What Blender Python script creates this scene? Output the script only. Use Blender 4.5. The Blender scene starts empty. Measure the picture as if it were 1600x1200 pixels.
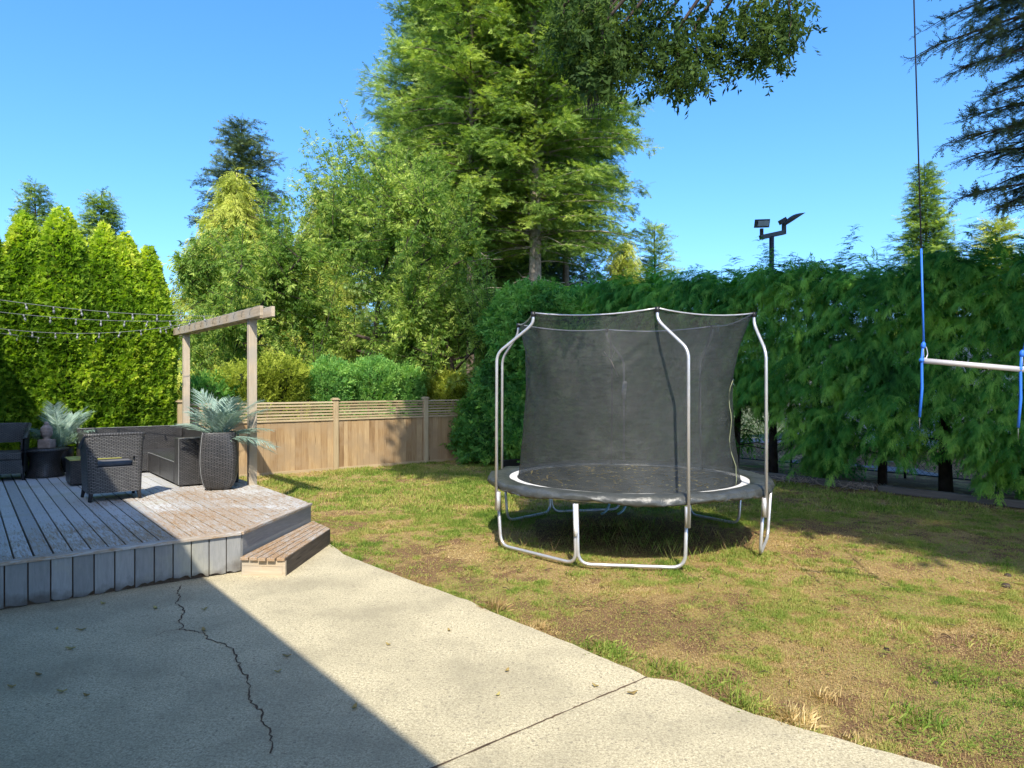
import bpy, math, random
import numpy as np
from mathutils import Vector, Matrix
random.seed(7); RNG = np.random.default_rng(11)
SC = bpy.context.scene
COL = SC.collection
F = 1100.0; CH = 1.8
R_ = math.radians

# ------------------------------------------------------------------ yard frame
A0 = np.array([-2.59, 6.74]); TH = R_(38)
VX = np.array([math.cos(TH), math.sin(TH)]); UX = np.array([-math.sin(TH), math.cos(TH)])
def L(v, u, z=0.0):
    """yard coordinates (v along the fence, u along the side hedge) to world"""
    p = A0 + v*VX + u*UX
    return (float(p[0]), float(p[1]), z)
def G(x, y, z=0.0):
    """point of the horizontal plane z that was measured at (x, y) in the photo survey"""
    Y = (CH-z)*F/(y-600.0)
    return ((x-800.0)/F*Y, Y, z)
SUN = np.array([-0.03, 0.95, -1.0])

# ------------------------------------------------------------------ mesh builder
class MB:
    def __init__(s): s.v = []; s.f = []; s.uv = []; s.t = []; s.sm = []
    def add(s, verts, faces, uvs=None, tint=0.5, smooth=False):
        b = len(s.v); s.v += [tuple(map(float, p)) for p in verts]; s.t += [tint]*len(verts)
        for k, f in enumerate(faces):
            s.f.append(tuple(i+b for i in f)); s.sm.append(smooth)
            if uvs is None:
                s.uv.append([(0.0, 0.0)]*len(f))
            else: s.uv.append([tuple(q) for q in uvs[k]])
    def obox(s, o, ax, ay, az, tint=0.5, uvo=(0, 0)):
        """box from corner o along three edge vectors, faces with metric uv"""
        o, ax, ay, az = (np.array(q, float) for q in (o, ax, ay, az))
        c = [o, o+ax, o+ax+ay, o+ay, o+az, o+ax+az, o+ax+ay+az, o+ay+az]
        F_ = [(0,3,2,1), (4,5,6,7), (0,1,5,4), (1,2,6,5), (2,3,7,6), (3,0,4,7)]
        lx, ly, lz = (float(np.linalg.norm(q)) for q in (ax, ay, az))
        a, b = uvo
        def r(w, h): return [(a, b), (a+w, b), (a+w, b+h), (a, b+h)]
        U = [[(a,b),(a,b+ly),(a+lx,b+ly),(a+lx,b)], r(lx, ly), r(lx, lz), r(ly, lz), r(lx, lz), r(ly, lz)]
        s.add(c, F_, U, tint)
    def box(s, x0, x1, y0, y1, z0, z1, tint=0.5, uvo=(0, 0)):
        s.obox((x0,y0,z0), (x1-x0,0,0), (0,y1-y0,0), (0,0,z1-z0), tint, uvo)
    def vbox(s, v0, v1, u0, u1, z0, z1, tint=0.5, uvo=(0, 0)):
        """box in yard coordinates"""
        s.obox(L(v0, u0, z0), list(VX*(v1-v0))+[0], list(UX*(u1-u0))+[0], (0, 0, z1-z0), tint, uvo)
    def bar(s, p, q, w, h, tint=0.5, up=(0,0,1)):
        p, q = np.array(p, float), np.array(q, float); d = q-p; n = np.linalg.norm(d)
        dd = d/n; up = np.array(up, float)
        if abs(np.dot(up, dd)) > .95: up = np.array([1., 0, 0])
        sd = np.cross(dd, up); sd /= np.linalg.norm(sd); u2 = np.cross(sd, dd)
        s.obox(p-sd*w/2-u2*h/2, d, sd*w, u2*h, tint)
    def tube(s, pts, r, seg=8, tint=0.5, caps=True, smooth=True):
        pts = np.array(pts, float); n = len(pts)
        rr = np.full(n, r) if np.isscalar(r) else np.array(r, float)
        T = np.gradient(pts, axis=0); T /= np.maximum(np.linalg.norm(T, axis=1), 1e-9)[:, None]
        up = np.array([0, 0, 1.]) if abs(T[0, 2]) < .9 else np.array([1., 0, 0])
        verts = []; a = np.linspace(0, 2*math.pi, seg, endpoint=False); uvl = []; acc = 0
        x = np.cross(T[0], up); x /= np.linalg.norm(x)
        for i in range(n):
            x = x-T[i]*np.dot(x, T[i]); x /= max(np.linalg.norm(x), 1e-9); y = np.cross(T[i], x)
            verts += list(pts[i]+rr[i]*(np.outer(np.cos(a), x)+np.outer(np.sin(a), y)))
            if i: acc += np.linalg.norm(pts[i]-pts[i-1])
            uvl.append(acc)
        faces = []; uvs = []
        for i in range(n-1):
            for k in range(seg):
                k2 = (k+1) % seg
                faces.append((i*seg+k, i*seg+k2, (i+1)*seg+k2, (i+1)*seg+k))
                c = 2*math.pi*rr[i]/seg
                uvs.append([(k*c, uvl[i]), ((k+1)*c, uvl[i]), ((k+1)*c, uvl[i+1]), (k*c, uvl[i+1])])
        if caps:
            faces.append(tuple(range(seg))[::-1]); uvs.append([(0, 0)]*seg)
            faces.append(tuple((n-1)*seg+k for k in range(seg))); uvs.append([(0, 0)]*seg)
        s.add(verts, faces, uvs, tint, smooth)
    def surf(s, P, closed=False, tint=0.5, smooth=True, flip=False):
        """grid of points P[i][j]; uv in metres"""
        P = np.array(P, float); n, m = P.shape[:2]
        du = np.zeros((n, m)); dv = np.zeros((n, m))
        du[:, 1:] = np.cumsum(np.linalg.norm(np.diff(P, axis=1), axis=2), axis=1)
        dv[1:] = np.cumsum(np.linalg.norm(np.diff(P, axis=0), axis=2), axis=0)
        mu = du.mean(0); mv = dv.mean(1)
        faces = []; uvs = []
        mm = m if closed else m-1
        for i in range(n-1):
            for j in range(mm):
                j2 = (j+1) % m; ue = mu[j+1] if j+1 < m else mu[-1]+(mu[-1]/(m-1))
                f = (i*m+j, i*m+j2, (i+1)*m+j2, (i+1)*m+j)
                q = [(mu[j], mv[i]), (ue, mv[i]), (ue, mv[i+1]), (mu[j], mv[i+1])]
                if flip: f = f[::-1]; q = q[::-1]
                faces.append(f); uvs.append(q)
        s.add(P.reshape(-1, 3), faces, uvs, tint, smooth)
    def lathe(s, prof, c=(0, 0, 0), seg=24, tint=0.5, smooth=True):
        a = np.linspace(0, 2*math.pi, seg, endpoint=False)
        P = [[(c[0]+r*math.cos(t), c[1]+r*math.sin(t), c[2]+z) for t in a] for r, z in prof]
        s.surf(P, True, tint, smooth)
    def prism(s, poly, z0, z1, tint=0.5):
        n = len(poly); v = [(p[0], p[1], z0) for p in poly]+[(p[0], p[1], z1) for p in poly]
        f = [tuple(range(n))[::-1], tuple(range(n, 2*n))]+[(i, (i+1) % n, n+(i+1) % n, n+i) for i in range(n)]
        uv = [[(poly[i][0], poly[i][1]) for i in ff] if len(ff) == n and k < 2 else None for k, ff in enumerate(f[:2]) for ff in [[q % n for q in ff]]]
        for i in range(n):
            d = math.dist(poly[i][:2], poly[(i+1) % n][:2]); uv.append([(0, 0), (d, 0), (d, z1-z0), (0, z1-z0)])
        s.add(v, f, uv, tint)
    def build(s, name, mat, parent=None, bevel=0, solid=0):
        me = bpy.data.meshes.new(name); me.from_pydata(s.v, [], s.f)
        uvl = me.uv_layers.new(name='UVMap')
        flat = np.array([c for f in s.uv for q in f for c in q], dtype=np.float32)
        uvl.data.foreach_set('uv', flat)
        at = me.attributes.new('tint', 'FLOAT', 'POINT'); at.data.foreach_set('value', np.array(s.t, dtype=np.float32))
        me.polygons.foreach_set('use_smooth', s.sm)
        me.materials.append(mat); me.update()
        return link(name, me, parent, bevel, solid)
def link(name, me, parent=None, bevel=0, solid=0):
    o = bpy.data.objects.new(name, me); COL.objects.link(o)
    if parent: o.parent = parent; o.matrix_parent_inverse = parent.matrix_basis.inverted()
    if solid:
        m = o.modifiers.new('s', 'SOLIDIFY'); m.thickness = solid; m.offset = 0
    if bevel:
        m = o.modifiers.new('b', 'BEVEL'); m.width = bevel; m.segments = 2; m.limit_method = 'ANGLE'
    return o
def tag(o, label=None, cat=None, group=None, kind=None):
    if label: o['label'] = label
    if cat: o['category'] = cat
    if group: o['group'] = group
    if kind: o['kind'] = kind
    return o
def thing(name, label, cat, loc=(0, 0, 0), group=None, rz=0):
    o = bpy.data.objects.new(name, None); COL.objects.link(o); o.location = loc; o.rotation_euler = (0, 0, rz)
    o.empty_display_size = .1
    o.matrix_basis = Matrix.Translation(loc) @ Matrix.Rotation(rz, 4, 'Z')
    return tag(o, label, cat, group)
def copy_tree(src, loc, rz, label):
    """copy a thing and its parts; parts were built round the thing's own origin"""
    r = src.copy(); COL.objects.link(r); r.location = loc; r.rotation_euler = (0, 0, rz); r['label'] = label
    for ch in list(src.children):
        c = ch.copy(); COL.objects.link(c); c.parent = r
        for g in list(ch.children):
            d = g.copy(); COL.objects.link(d); d.parent = c
    return r

# ------------------------------------------------------------------ noise
def _hash(ix, iy, seed):
    h = (ix*374761393+iy*668265263+seed*1442695041) & 0xffffffff
    h = ((h ^ (h >> 13))*1274126177) & 0xffffffff
    return ((h ^ (h >> 16)) & 0xffff)/65535.0
def vnoise(x, y, seed=0):
    x = np.asarray(x, float); y = np.asarray(y, float)
    ix = np.floor(x).astype(np.int64); iy = np.floor(y).astype(np.int64); fx = x-ix; fy = y-iy
    fx = fx*fx*(3-2*fx); fy = fy*fy*(3-2*fy)
    a = _hash(ix, iy, seed); b = _hash(ix+1, iy, seed); c = _hash(ix, iy+1, seed); d = _hash(ix+1, iy+1, seed)
    return (a*(1-fx)+b*fx)*(1-fy)+(c*(1-fx)+d*fx)*fy
def fbm(x, y, seed=0, o=4):
    s = 0; w = .5; t = 0
    for k in range(o):
        s = s+w*vnoise(x*2**k+k*17.3, y*2**k-k*9.1, seed+k); t += w; w *= .55
    return s/t

# ------------------------------------------------------------------ materials
def newmat(name):
    m = bpy.data.materials.new(name); m.use_nodes = True; nt = m.node_tree; nt.nodes.clear()
    out = nt.nodes.new('ShaderNodeOutputMaterial')
    return m, nt, out
class N:
    def __init__(s, nt): s.nt = nt
    def n(s, typ, **kw):
        nd = s.nt.nodes.new('ShaderNode'+typ)
        for k, v in kw.items():
            if k.startswith('i_'):
                key = k[2:].replace('_', ' ')
                nd.inputs[key].default_value = v
            else: setattr(nd, k, v)
        return nd
    def l(s, a, b): s.nt.links.new(a, b)
    def coord(s, kind='Object', scale=(1, 1, 1), rot=(0, 0, 0)):
        t = s.n('TexCoord'); m = s.n('Mapping'); m.inputs['Scale'].default_value = scale; m.inputs['Rotation'].default_value = rot
        s.l(t.outputs[kind], m.inputs[0]); return m.outputs[0]
    def noise(s, vec, scale, detail=4, rough=.55, dist=0):
        t = s.n('TexNoise'); t.inputs['Scale'].default_value = scale; t.inputs['Detail'].default_value = detail
        t.inputs['Roughness'].default_value = rough; t.inputs['Distortion'].default_value = dist
        s.l(vec, t.inputs['Vector']); return t.outputs['Fac']
    def ramp(s, fac, stops, interp='LINEAR'):
        r = s.n('ValToRGB'); r.color_ramp.interpolation = interp
        el = r.color_ramp.elements
        while len(el) > 1: el.remove(el[-1])
        el[0].position = stops[0][0]; el[0].color = c4(stops[0][1])
        for p, c in stops[1:]:
            e = el.new(p); e.color = c4(c)
        s.l(fac, r.inputs[0]); return r.outputs[0]
    def mix(s, fac, a, b, mode='MIX'):
        m = s.n('Mix', data_type='RGBA', blend_type=mode)
        for sock, val in ((m.inputs[0], fac), (m.inputs[6], a), (m.inputs[7], b)):
            if hasattr(val, 'links'): s.l(val, sock)
            elif isinstance(val, (int, float)): sock.default_value = val
            else: sock.default_value = c4(val)
        return m.outputs[2]
    def math(s, op, a, b=0.0, clamp=False):
        m = s.n('Math', operation=op, use_clamp=clamp)
        for sock, val in ((m.inputs[0], a), (m.inputs[1], b)):
            if hasattr(val, 'links'): s.l(val, sock)
            else: sock.default_value = val
        return m.outputs[0]
    def attr(s, name='tint'): return s.n('Attribute', attribute_name=name).outputs['Fac']
    def bump(s, h, strength=.3, dist=.01):
        b = s.n('Bump'); b.inputs['Strength'].default_value = strength; b.inputs['Distance'].default_value = dist
        s.l(h, b.inputs['Height']); return b.outputs[0]
    def bsdf(s, out, color, rough=.7, metal=0, spec=.5, normal=None):
        p = s.n('BsdfPrincipled')
        for sock, val in ((p.inputs['Base Color'], color), (p.inputs['Roughness'], rough), (p.inputs['Metallic'], metal), (p.inputs['Specular IOR Level'], spec)):
            if hasattr(val, 'links'): s.l(val, sock)
            elif isinstance(val, (int, float)): sock.default_value = val
            else: sock.default_value = c4(val)
        if normal: s.l(normal, p.inputs['Normal'])
        if out: s.l(p.outputs[0], out.inputs[0])
        return p
def c4(c):
    if isinstance(c, (int, float)): return (c, c, c, 1)
    return (c[0], c[1], c[2], 1) if len(c) == 3 else c

def leaf_mat(name, stops, trans=.35, tcol=None, rough=.6, spec=.1):
    m, nt, out = newmat(name); n = N(nt)
    big = n.noise(n.coord(), .9, 3)
    fac = n.math('ADD', n.math('MULTIPLY', n.attr(), .62), n.math('MULTIPLY', n.math('SUBTRACT', big, .5), 1.1))
    fac = n.math('ADD', fac, .19, True)
    col = n.ramp(fac, stops)
    p = n.bsdf(None, col, rough, 0, spec)
    t = n.n('BsdfTranslucent')
    tc = n.mix(1.0, col, tcol or (1.5, 1.5, .7), 'MULTIPLY'); n.l(tc, t.inputs[0])
    mx = n.n('MixShader'); mx.inputs[0].default_value = trans
    n.l(p.outputs[0], mx.inputs[1]); n.l(t.outputs[0], mx.inputs[2]); n.l(mx.outputs[0], out.inputs[0])
    return m
def simple(name, col, rough=.6, metal=0, var=.25, scale=8, bump=.15, spec=.5, dist=.004):
    m, nt, out = newmat(name); n = N(nt); c = n.coord()
    a = n.noise(c, scale, 5); b = n.noise(c, scale*9, 3)
    f = n.math('ADD', n.math('MULTIPLY', a, .7), n.math('MULTIPLY', b, .3))
    lo = tuple(x*(1-var) for x in col); hi = tuple(min(1, x*(1+var)) for x in col)
    cc = n.ramp(f, [(.3, lo), (.7, hi)])
    n.bsdf(out, cc, rough, metal, spec, n.bump(f, bump, dist)); return m

def weave_mat(name, lo, hi, bw=.034, rh=.013, rough=.42):
    m, nt, out = newmat(name); n = N(nt)
    uv = n.coord('UV')
    b = n.n('TexBrick', offset=.5, squash=1)
    b.inputs['Scale'].default_value = 1; b.inputs['Brick Width'].default_value = bw; b.inputs['Row Height'].default_value = rh
    b.inputs['Mortar Size'].default_value = .0048; b.inputs['Mortar Smooth'].default_value = .4
    b.inputs['Color1'].default_value = c4(1); b.inputs['Color2'].default_value = c4(.72); b.inputs['Mortar'].default_value = c4(0)
    wn = n.n('TexNoise'); wn.inputs['Scale'].default_value = 26; wn.inputs['Detail'].default_value = 2; n.l(uv, wn.inputs['Vector'])
    wv = n.n('VectorMath', operation='MULTIPLY_ADD'); n.l(wn.outputs['Color'], wv.inputs[0]); wv.inputs[1].default_value = (.016, .006, 0); n.l(uv, wv.inputs[2]); n.l(wv.outputs[0], b.inputs['Vector'])
    nz = n.noise(n.coord(), 7, 4)
    f = n.math('MULTIPLY', b.outputs['Color'], n.math('ADD', n.math('MULTIPLY', nz, .7), .6))
    col = n.ramp(f, [(0, tuple(x*.25 for x in lo)), (.25, lo), (1, hi)])
    n.bsdf(out, col, rough, 0, .5, n.bump(b.outputs['Color'], .9, .004)); return m

def wood_mat(name, dark, mid, light, gray=None, grain=(1, 22, 22), coords='UV', rough=.8):
    """timber: grain runs along the uv x axis; tint varies board to board"""
    m, nt, out = newmat(name); n = N(nt)
    v = n.coord(coords, grain)
    t = n.attr()
    off = n.n('VectorMath', operation='ADD'); n.l(v, off.inputs[0])
    cmb = n.n('CombineXYZ'); n.l(n.math('MULTIPLY', t, 37), cmb.inputs[0]); n.l(n.math('MULTIPLY', t, 91), cmb.inputs[1]); n.l(cmb.outputs[0], off.inputs[1])
    g = n.noise(off.outputs[0], 2.2, 6, .65, .4)
    f = n.math('ADD', n.math('MULTIPLY', g, .75), n.math('MULTIPLY', n.math('SUBTRACT', t, .5), .34))
    f = n.math('ADD', f, .1)
    col = n.ramp(f, [(.2, dark), (.48, mid), (.75, light)])
    if gray:
        w = n.noise(n.coord('Object'), 2.5, 5)
        col = n.mix(n.ramp(w, [(.42, 0), (.62, 1)]), col, gray)
    knots = n.n('TexVoronoi'); n.l(off.outputs[0], knots.inputs['Vector']); knots.inputs['Scale'].default_value = .9
    kf = n.ramp(knots.outputs['Distance'], [(.05, 1), (.12, 0)])
    col = n.mix(kf, col, tuple(x*.45 for x in dark))
    n.bsdf(out, col, rough, 0, .3, n.bump(g, .35, .004)); return m

M = {}
M['thuja'] = leaf_mat('thuja leaf', [(0, (.05, .12, .012)), (.4, (.18, .32, .03)), (.75, (.44, .58, .055)), (1, (.70, .72, .12))], .42, (1.2, 1.3, .4))
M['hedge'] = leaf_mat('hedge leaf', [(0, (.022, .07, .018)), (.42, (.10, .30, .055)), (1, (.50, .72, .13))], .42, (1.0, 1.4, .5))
M['bush'] = leaf_mat('bush leaf', [(0, (.022, .075, .022)), (.45, (.10, .28, .06)), (1, (.38, .60, .12))], .40)
M['fir'] = leaf_mat('fir needle', [(0, (.04, .085, .025)), (.45, (.17, .27, .055)), (1, (.50, .60, .13))], .38)
M['firblue'] = leaf_mat('pale needle', [(0, (.035, .08, .03)), (.45, (.20, .31, .095)), (1, (.58, .69, .26))], .38)
M['spruce'] = leaf_mat('spruce needle', [(0, (.035, .065, .04)), (.5, (.09, .135, .075)), (1, (.22, .27, .11))], .25)
M['cedar'] = leaf_mat('cedar leaf', [(0, (.12, .16, .03)), (.5, (.34, .39, .06)), (1, (.66, .66, .16))], .35)
M['cherry'] = leaf_mat('cherry leaf', [(0, (.035, .09, .018)), (.45, (.15, .26, .04)), (1, (.55, .64, .15))], .42, rough=.5, spec=.15)
M['shrub'] = leaf_mat('clipped shrub leaf', [(0, (.04, .14, .04)), (.5, (.15, .34, .08)), (1, (.38, .60, .14))], .35)
M['yellow'] = leaf_mat('yellow shrub leaf', [(0, (.14, .19, .02)), (.5, (.28, .34, .04)), (1, (.54, .58, .10))], .35)
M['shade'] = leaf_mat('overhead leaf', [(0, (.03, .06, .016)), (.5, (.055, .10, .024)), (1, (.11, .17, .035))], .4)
M['palm'] = leaf_mat('palm frond', [(0, (.16, .26, .22)), (.5, (.30, .42, .35)), (1, (.50, .60, .50))], .25, (1, 1.1, .9))
M['grassblade'] = leaf_mat('grass blade', [(0, (.05, .12, .018)), (.33, (.19, .28, .045)), (.58, (.42, .40, .12)), (.68, (.30, .19, .09)), (.82, (.56, .42, .19)), (1, (.80, .66, .38))], .3)
M['bark'] = simple('bark', (.17, .125, .09), .9, 0, .5, 6, .8, .2, .02)
M['paleb'] = simple('pale bark', (.36, .29, .23), .9, 0, .5, 9, .8, .2, .02)
M['darkb'] = simple('dark bark', (.06, .045, .035), .9, 0, .5, 6, .8, .2, .02)
M['steel'] = simple('galvanised steel', (.60, .60, .60), .36, .55, .12, 12, .05)
M['pad'] = simple('pad vinyl', (.055, .060, .058), .34, 0, .4, 9, .6, .6, .02)
M['mat'] = simple('jump mat', (.028, .029, .03), .5, 0, .3, 14, .1)
M['white'] = simple('white vinyl', (.74, .73, .70), .45, 0, .15, 7, .2)
M['black'] = simple('black plastic', (.02, .02, .022), .4, 0, .3, 20, .1)
M['wicker'] = weave_mat('grey wicker', (.035, .035, .037), (.20, .192, .185), .050, .0165)
M['wickerdk'] = weave_mat('dark wicker', (.020, .021, .023), (.105, .10, .098), .050, .017, .36)
M['glass'] = simple('dark glass top', (.02, .025, .03), .08, 0, .1, 3, 0)
M['stone'] = simple('carved stone', (.34, .26, .22), .85, 0, .35, 20, .6, .3)
M['blue'] = simple('blue rope', (.02, .15, .62), .6, 0, .2, 80, .3)
M['rope'] = simple('dark rope', (.02, .022, .03), .7, 0, .3, 80, .3)
M['pipe'] = simple('grey pipe', (.52, .50, .49), .45, .2, .12, 20, .05)
M['cable'] = simple('cable', (.17, .18, .17), .5, 0, .1, 20, 0)
M['bulb'] = simple('frosted bulb', (.20, .21, .21), .2, 0, .05, 20, 0, .5)
M['post'] = wood_mat('weathered post', (.27, .20, .125), (.44, .355, .245), (.58, .49, .36), (.38, .34, .275), (1, 14, 14))
M['fence'] = wood_mat('cedar fence board', (.19, .11, .05), (.36, .235, .115), (.52, .38, .21), (.345, .245, .14), (1, 16, 16))
M['fencerail'] = wood_mat('cedar rail', (.30, .22, .12), (.44, .34, .20), (.55, .46, .30), None, (1, 16, 16))
M['soil'] = simple('soil', (.11, .075, .05), .95, 0, .4, 5, .6, .2, .03)
M['timber'] = wood_mat('edging timber', (.10, .08, .065), (.17, .14, .115), (.25, .21, .17), None, (1, 14, 14))
M['siding'] = simple('house siding', (.72, .71, .68), .7, 0, .06, 2, .05)
M['roofing'] = simple('shingles', (.10, .10, .10), .9, 0, .3, 14, .5)
M['pale'] = simple('pale stucco', (.62, .60, .58), .85, 0, .08, 3, .1)
M['straw'] = leaf_mat('dead leaf', [(0, (.20, .12, .05)), (.5, (.42, .32, .13)), (1, (.55, .5, .2))], .25)
M['yellowstrip'] = simple('yellowed binding', (.26, .28, .15), .6, 0, .2, 20, .1)
M['bluetube'] = simple('pale blue enamel', (.35, .52, .60), .35, .3, .1, 20, 0)
M['edge'] = simple('wicker edge highlight', (.26, .26, .255), .5, 0, .3, 30, .1)  # pale tone that paints the highlight along wicker edges
M['lens'] = simple('lamp lens', (.30, .32, .34), .15, 0, .1, 10, 0, .8)

# net: fine mesh averaged to partial coverage (thin cloth, real transparency)
def net_mat():
    m, nt, out = newmat('safety netting'); n = N(nt)
    uv = n.coord('UV', (1, 14, 1)); z = n.noise(uv, 6, 5, .7)
    col = n.ramp(z, [(.3, (.022, .026, .024)), (.7, (.085, .09, .086))])
    d = n.bsdf(None, col, .55, 0, .3)
    t = n.n('BsdfTransparent'); mx = n.n('MixShader')
    z2 = n.noise(n.coord('UV', (1, 5, 1)), 3, 5, .6)
    n.l(n.ramp(z2, [(.25, .50), (.75, .68)]), mx.inputs[0])
    n.l(t.outputs[0], mx.inputs[1]); n.l(d.outputs[0], mx.inputs[2]); n.l(mx.outputs[0], out.inputs[0]); return m
M['net'] = net_mat()

def concrete_mat():
    m, nt, out = newmat('exposed aggregate concrete'); n = N(nt); c = n.coord()
    fine = n.noise(c, 110, 3, .8); mid = n.noise(c, 14, 4); big = n.noise(c, 1.3, 5, .6)
    vo = n.n('TexVoronoi'); n.l(c, vo.inputs['Vector']); vo.inputs['Scale'].default_value = 75
    f = n.math('ADD', n.math('MULTIPLY', fine, .62), n.math('MULTIPLY', n.noise(c, 55, 2), .38))
    col = n.ramp(f, [(.32, (.16, .13, .085)), (.43, (.41, .355, .235)), (.54, (.57, .505, .34)), (.68, (.80, .72, .50))])
    col = n.mix(n.ramp(vo.outputs['Color'], [(.04, .7), (.2, 0)]), col, (.15, .13, .10))
    col = n.mix(n.ramp(big, [(.34, .6), (.60, 0)]), col, (.27, .24, .165))
    col = n.mix(n.ramp(mid, [(.55, 0), (.75, .3)]), col, (.24, .215, .16))
    n.bsdf(out, col, .9, 0, .2, n.bump(f, .45, .004)); return m
M['concrete'] = concrete_mat()

def lawn_mat():
    m, nt, out = newmat('patchy dry lawn'); n = N(nt); c = n.coord()
    g = n.attr('green'); d = n.attr('dirt')
    fine = n.noise(c, 70, 5, .8); st = n.noise(n.coord(scale=(1, 1.8, 1)), 48, 5, .8, 1.2)
    soil = n.ramp(fine, [(.3, (.10, .058, .03)), (.52, (.24, .145, .078)), (.74, (.40, .27, .15))])
    straw = n.ramp(st, [(.30, (.13, .085, .03)), (.48, (.36, .25, .105)), (.66, (.60, .46, .23))])
    green = n.ramp(st, [(.30, (.05, .075, .014)), (.5, (.17, .20, .04)), (.70, (.36, .35, .11))])
    gf = n.math('ADD', g, n.math('MULTIPLY', n.math('SUBTRACT', fine, .5), .8), True)
    df = n.math('ADD', d, n.math('MULTIPLY', n.math('SUBTRACT', st, .5), 1.1), True)
    col = n.mix(n.ramp(gf, [(.35, 0), (.65, 1)]), straw, green)
    col = n.mix(n.ramp(df, [(.38, 0), (.6, 1)]), col, soil)
    n.bsdf(out, col, .95, 0, .1, n.bump(st, .8, .02)); return m
M['lawn'] = lawn_mat()

def deck_mat(name, wear=.5, side=False):
    m, nt, out = newmat(name); n = N(nt); t = n.attr()
    v = n.coord('UV', (2.2, 20, 1)); cmb = n.n('CombineXYZ'); n.l(n.math('MULTIPLY', t, 53), cmb.inputs[0]); n.l(n.math('MULTIPLY', t, 17), cmb.inputs[1])
    ad = n.n('VectorMath', operation='ADD'); n.l(v, ad.inputs[0]); n.l(cmb.outputs[0], ad.inputs[1])
    g = n.noise(ad.outputs[0], 2.6, 7, .7, .6)
    patch = n.noise(n.coord('Object'), .95, 4, .6, .3)
    sep = n.n('SeparateXYZ'); n.l(n.coord('Object'), sep.inputs[0])
    # more paint has gone on the open corner of the deck than beside the house
    rt = n.math('MULTIPLY', n.math('ADD', sep.outputs[0], 4.4), .13)
    f = n.math('ADD', n.math('MULTIPLY', g, 1.0), n.math('MULTIPLY', n.math('SUBTRACT', patch, .5), .55))
    if not side: f = n.math('ADD', f, n.math('MINIMUM', n.math('MAXIMUM', rt, -.18), .07))
    f = n.math('ADD', f, wear-.5)
    fine = n.noise(ad.outputs[0], 9, 5, .7)
    wood = n.ramp(fine, [(.35, (.13, .07, .035)), (.5, (.33, .20, .10)), (.65, (.56, .42, .27))])
    gray = n.ramp(fine, [(.3, (.25, .20, .15)), (.7, (.50, .42, .34))])
    paint = n.ramp(g, [(.3, (.43, .435, .43)), (.7, (.60, .595, .58))])
    tv = n.math('ADD', n.math('MULTIPLY', t, .28), .84); tcol = n.n('CombineColor'); [n.l(tv, tcol.inputs[k]) for k in range(3)]; paint = n.mix(1.0, paint, tcol.outputs[0], 'MULTIPLY')
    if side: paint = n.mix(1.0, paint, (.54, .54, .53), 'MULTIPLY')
    paint = n.mix(n.ramp(n.noise(n.coord('Object'), 2.2, 4), [(.55, 0), (.72, .55)]), paint, (.42, .40, .28))
    col = n.mix(n.ramp(f, [(.50, 0), (.56, 1)]), paint, gray)
    col = n.mix(n.ramp(f, [(.63, 0), (.68, 1)]), col, wood)
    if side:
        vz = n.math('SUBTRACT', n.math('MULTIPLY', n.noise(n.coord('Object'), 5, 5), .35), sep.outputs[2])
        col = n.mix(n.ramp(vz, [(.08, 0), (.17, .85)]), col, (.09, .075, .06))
    n.bsdf(out, col, .62, 0, .4, n.bump(g, .35, .003)); return m
M['deck'] = deck_mat('peeling painted decking', .51)
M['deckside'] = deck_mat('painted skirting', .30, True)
M['step'] = deck_mat('bare worn tread', .58)
# ------------------------------------------------------------------ foliage kit
def leafq(base, d, w, up, fold=0.0, shape=.45):
    """one leaf quad: base, side, tip, side"""
    base = np.array(base, float); d = np.array(d, float); up = np.array(up, float)
    s = np.cross(d, up); n = np.linalg.norm(s); s = s/n if n > 1e-6 else np.array([0, 1., 0])
    m = base+d*shape
    return [base, m+s*w/2+up*fold, base+d, m-s*w/2+up*fold]
def tmpl(leaves): return np.array(leaves, float).reshape(-1, 3)
def T_fir(k=9, seed=0, w=.085):
    r = random.Random(seed); o = []
    for i in range(k):
        x = .04+.9*i/k; ln = .30*(1-.45*i/k)*r.uniform(.75, 1.25)
        for sg in (-1, 1):
            d = (ln*.78, sg*ln*.70, r.uniform(-.12, .12)); o += leafq((x, 0, 0), d, w, (0, 0, 1), .01)
    o += leafq((.8, 0, 0), (.28, 0, 0), .09, (0, 0, 1)); o += leafq((0, 0, 0), (.9, 0, -.02), .06, (0, 0, 1))
    return tmpl(o)
def T_cedar(k=7, seed=0, droop=.45):
    r = random.Random(seed); o = []
    for i in range(k):
        t = (i+.3)/k; x = t*.95; z = -droop*t*t; ln = .42*(1-.62*t)*r.uniform(.8, 1.2)
        for sg in (-1, 1):
            d = (ln*.80, sg*ln*.62, -droop*.5*ln*1.4+r.uniform(-.06, .02)); o += leafq((x, 0, z), d, .078*(1-.3*t), (0, 0, 1), .012, .55)
    o += leafq((.86, 0, -droop*.8), (.24, 0, -droop*.5), .09, (0, 0, 1), 0, .5)
    return tmpl(o)
def T_thuja(seed=0):
    r = random.Random(seed); o = []
    for i in range(6):
        a = (i-2.5)*.42+r.uniform(-.15, .15); ln = (1-.09*abs(i-2.5)*2)*r.uniform(.75, 1.1)
        o += leafq((0, 0, 0), (ln*math.cos(a), ln*math.sin(a), r.uniform(-.25, .25)), .27, (0, 0, 1), .02, .62)
    return tmpl(o)
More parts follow.
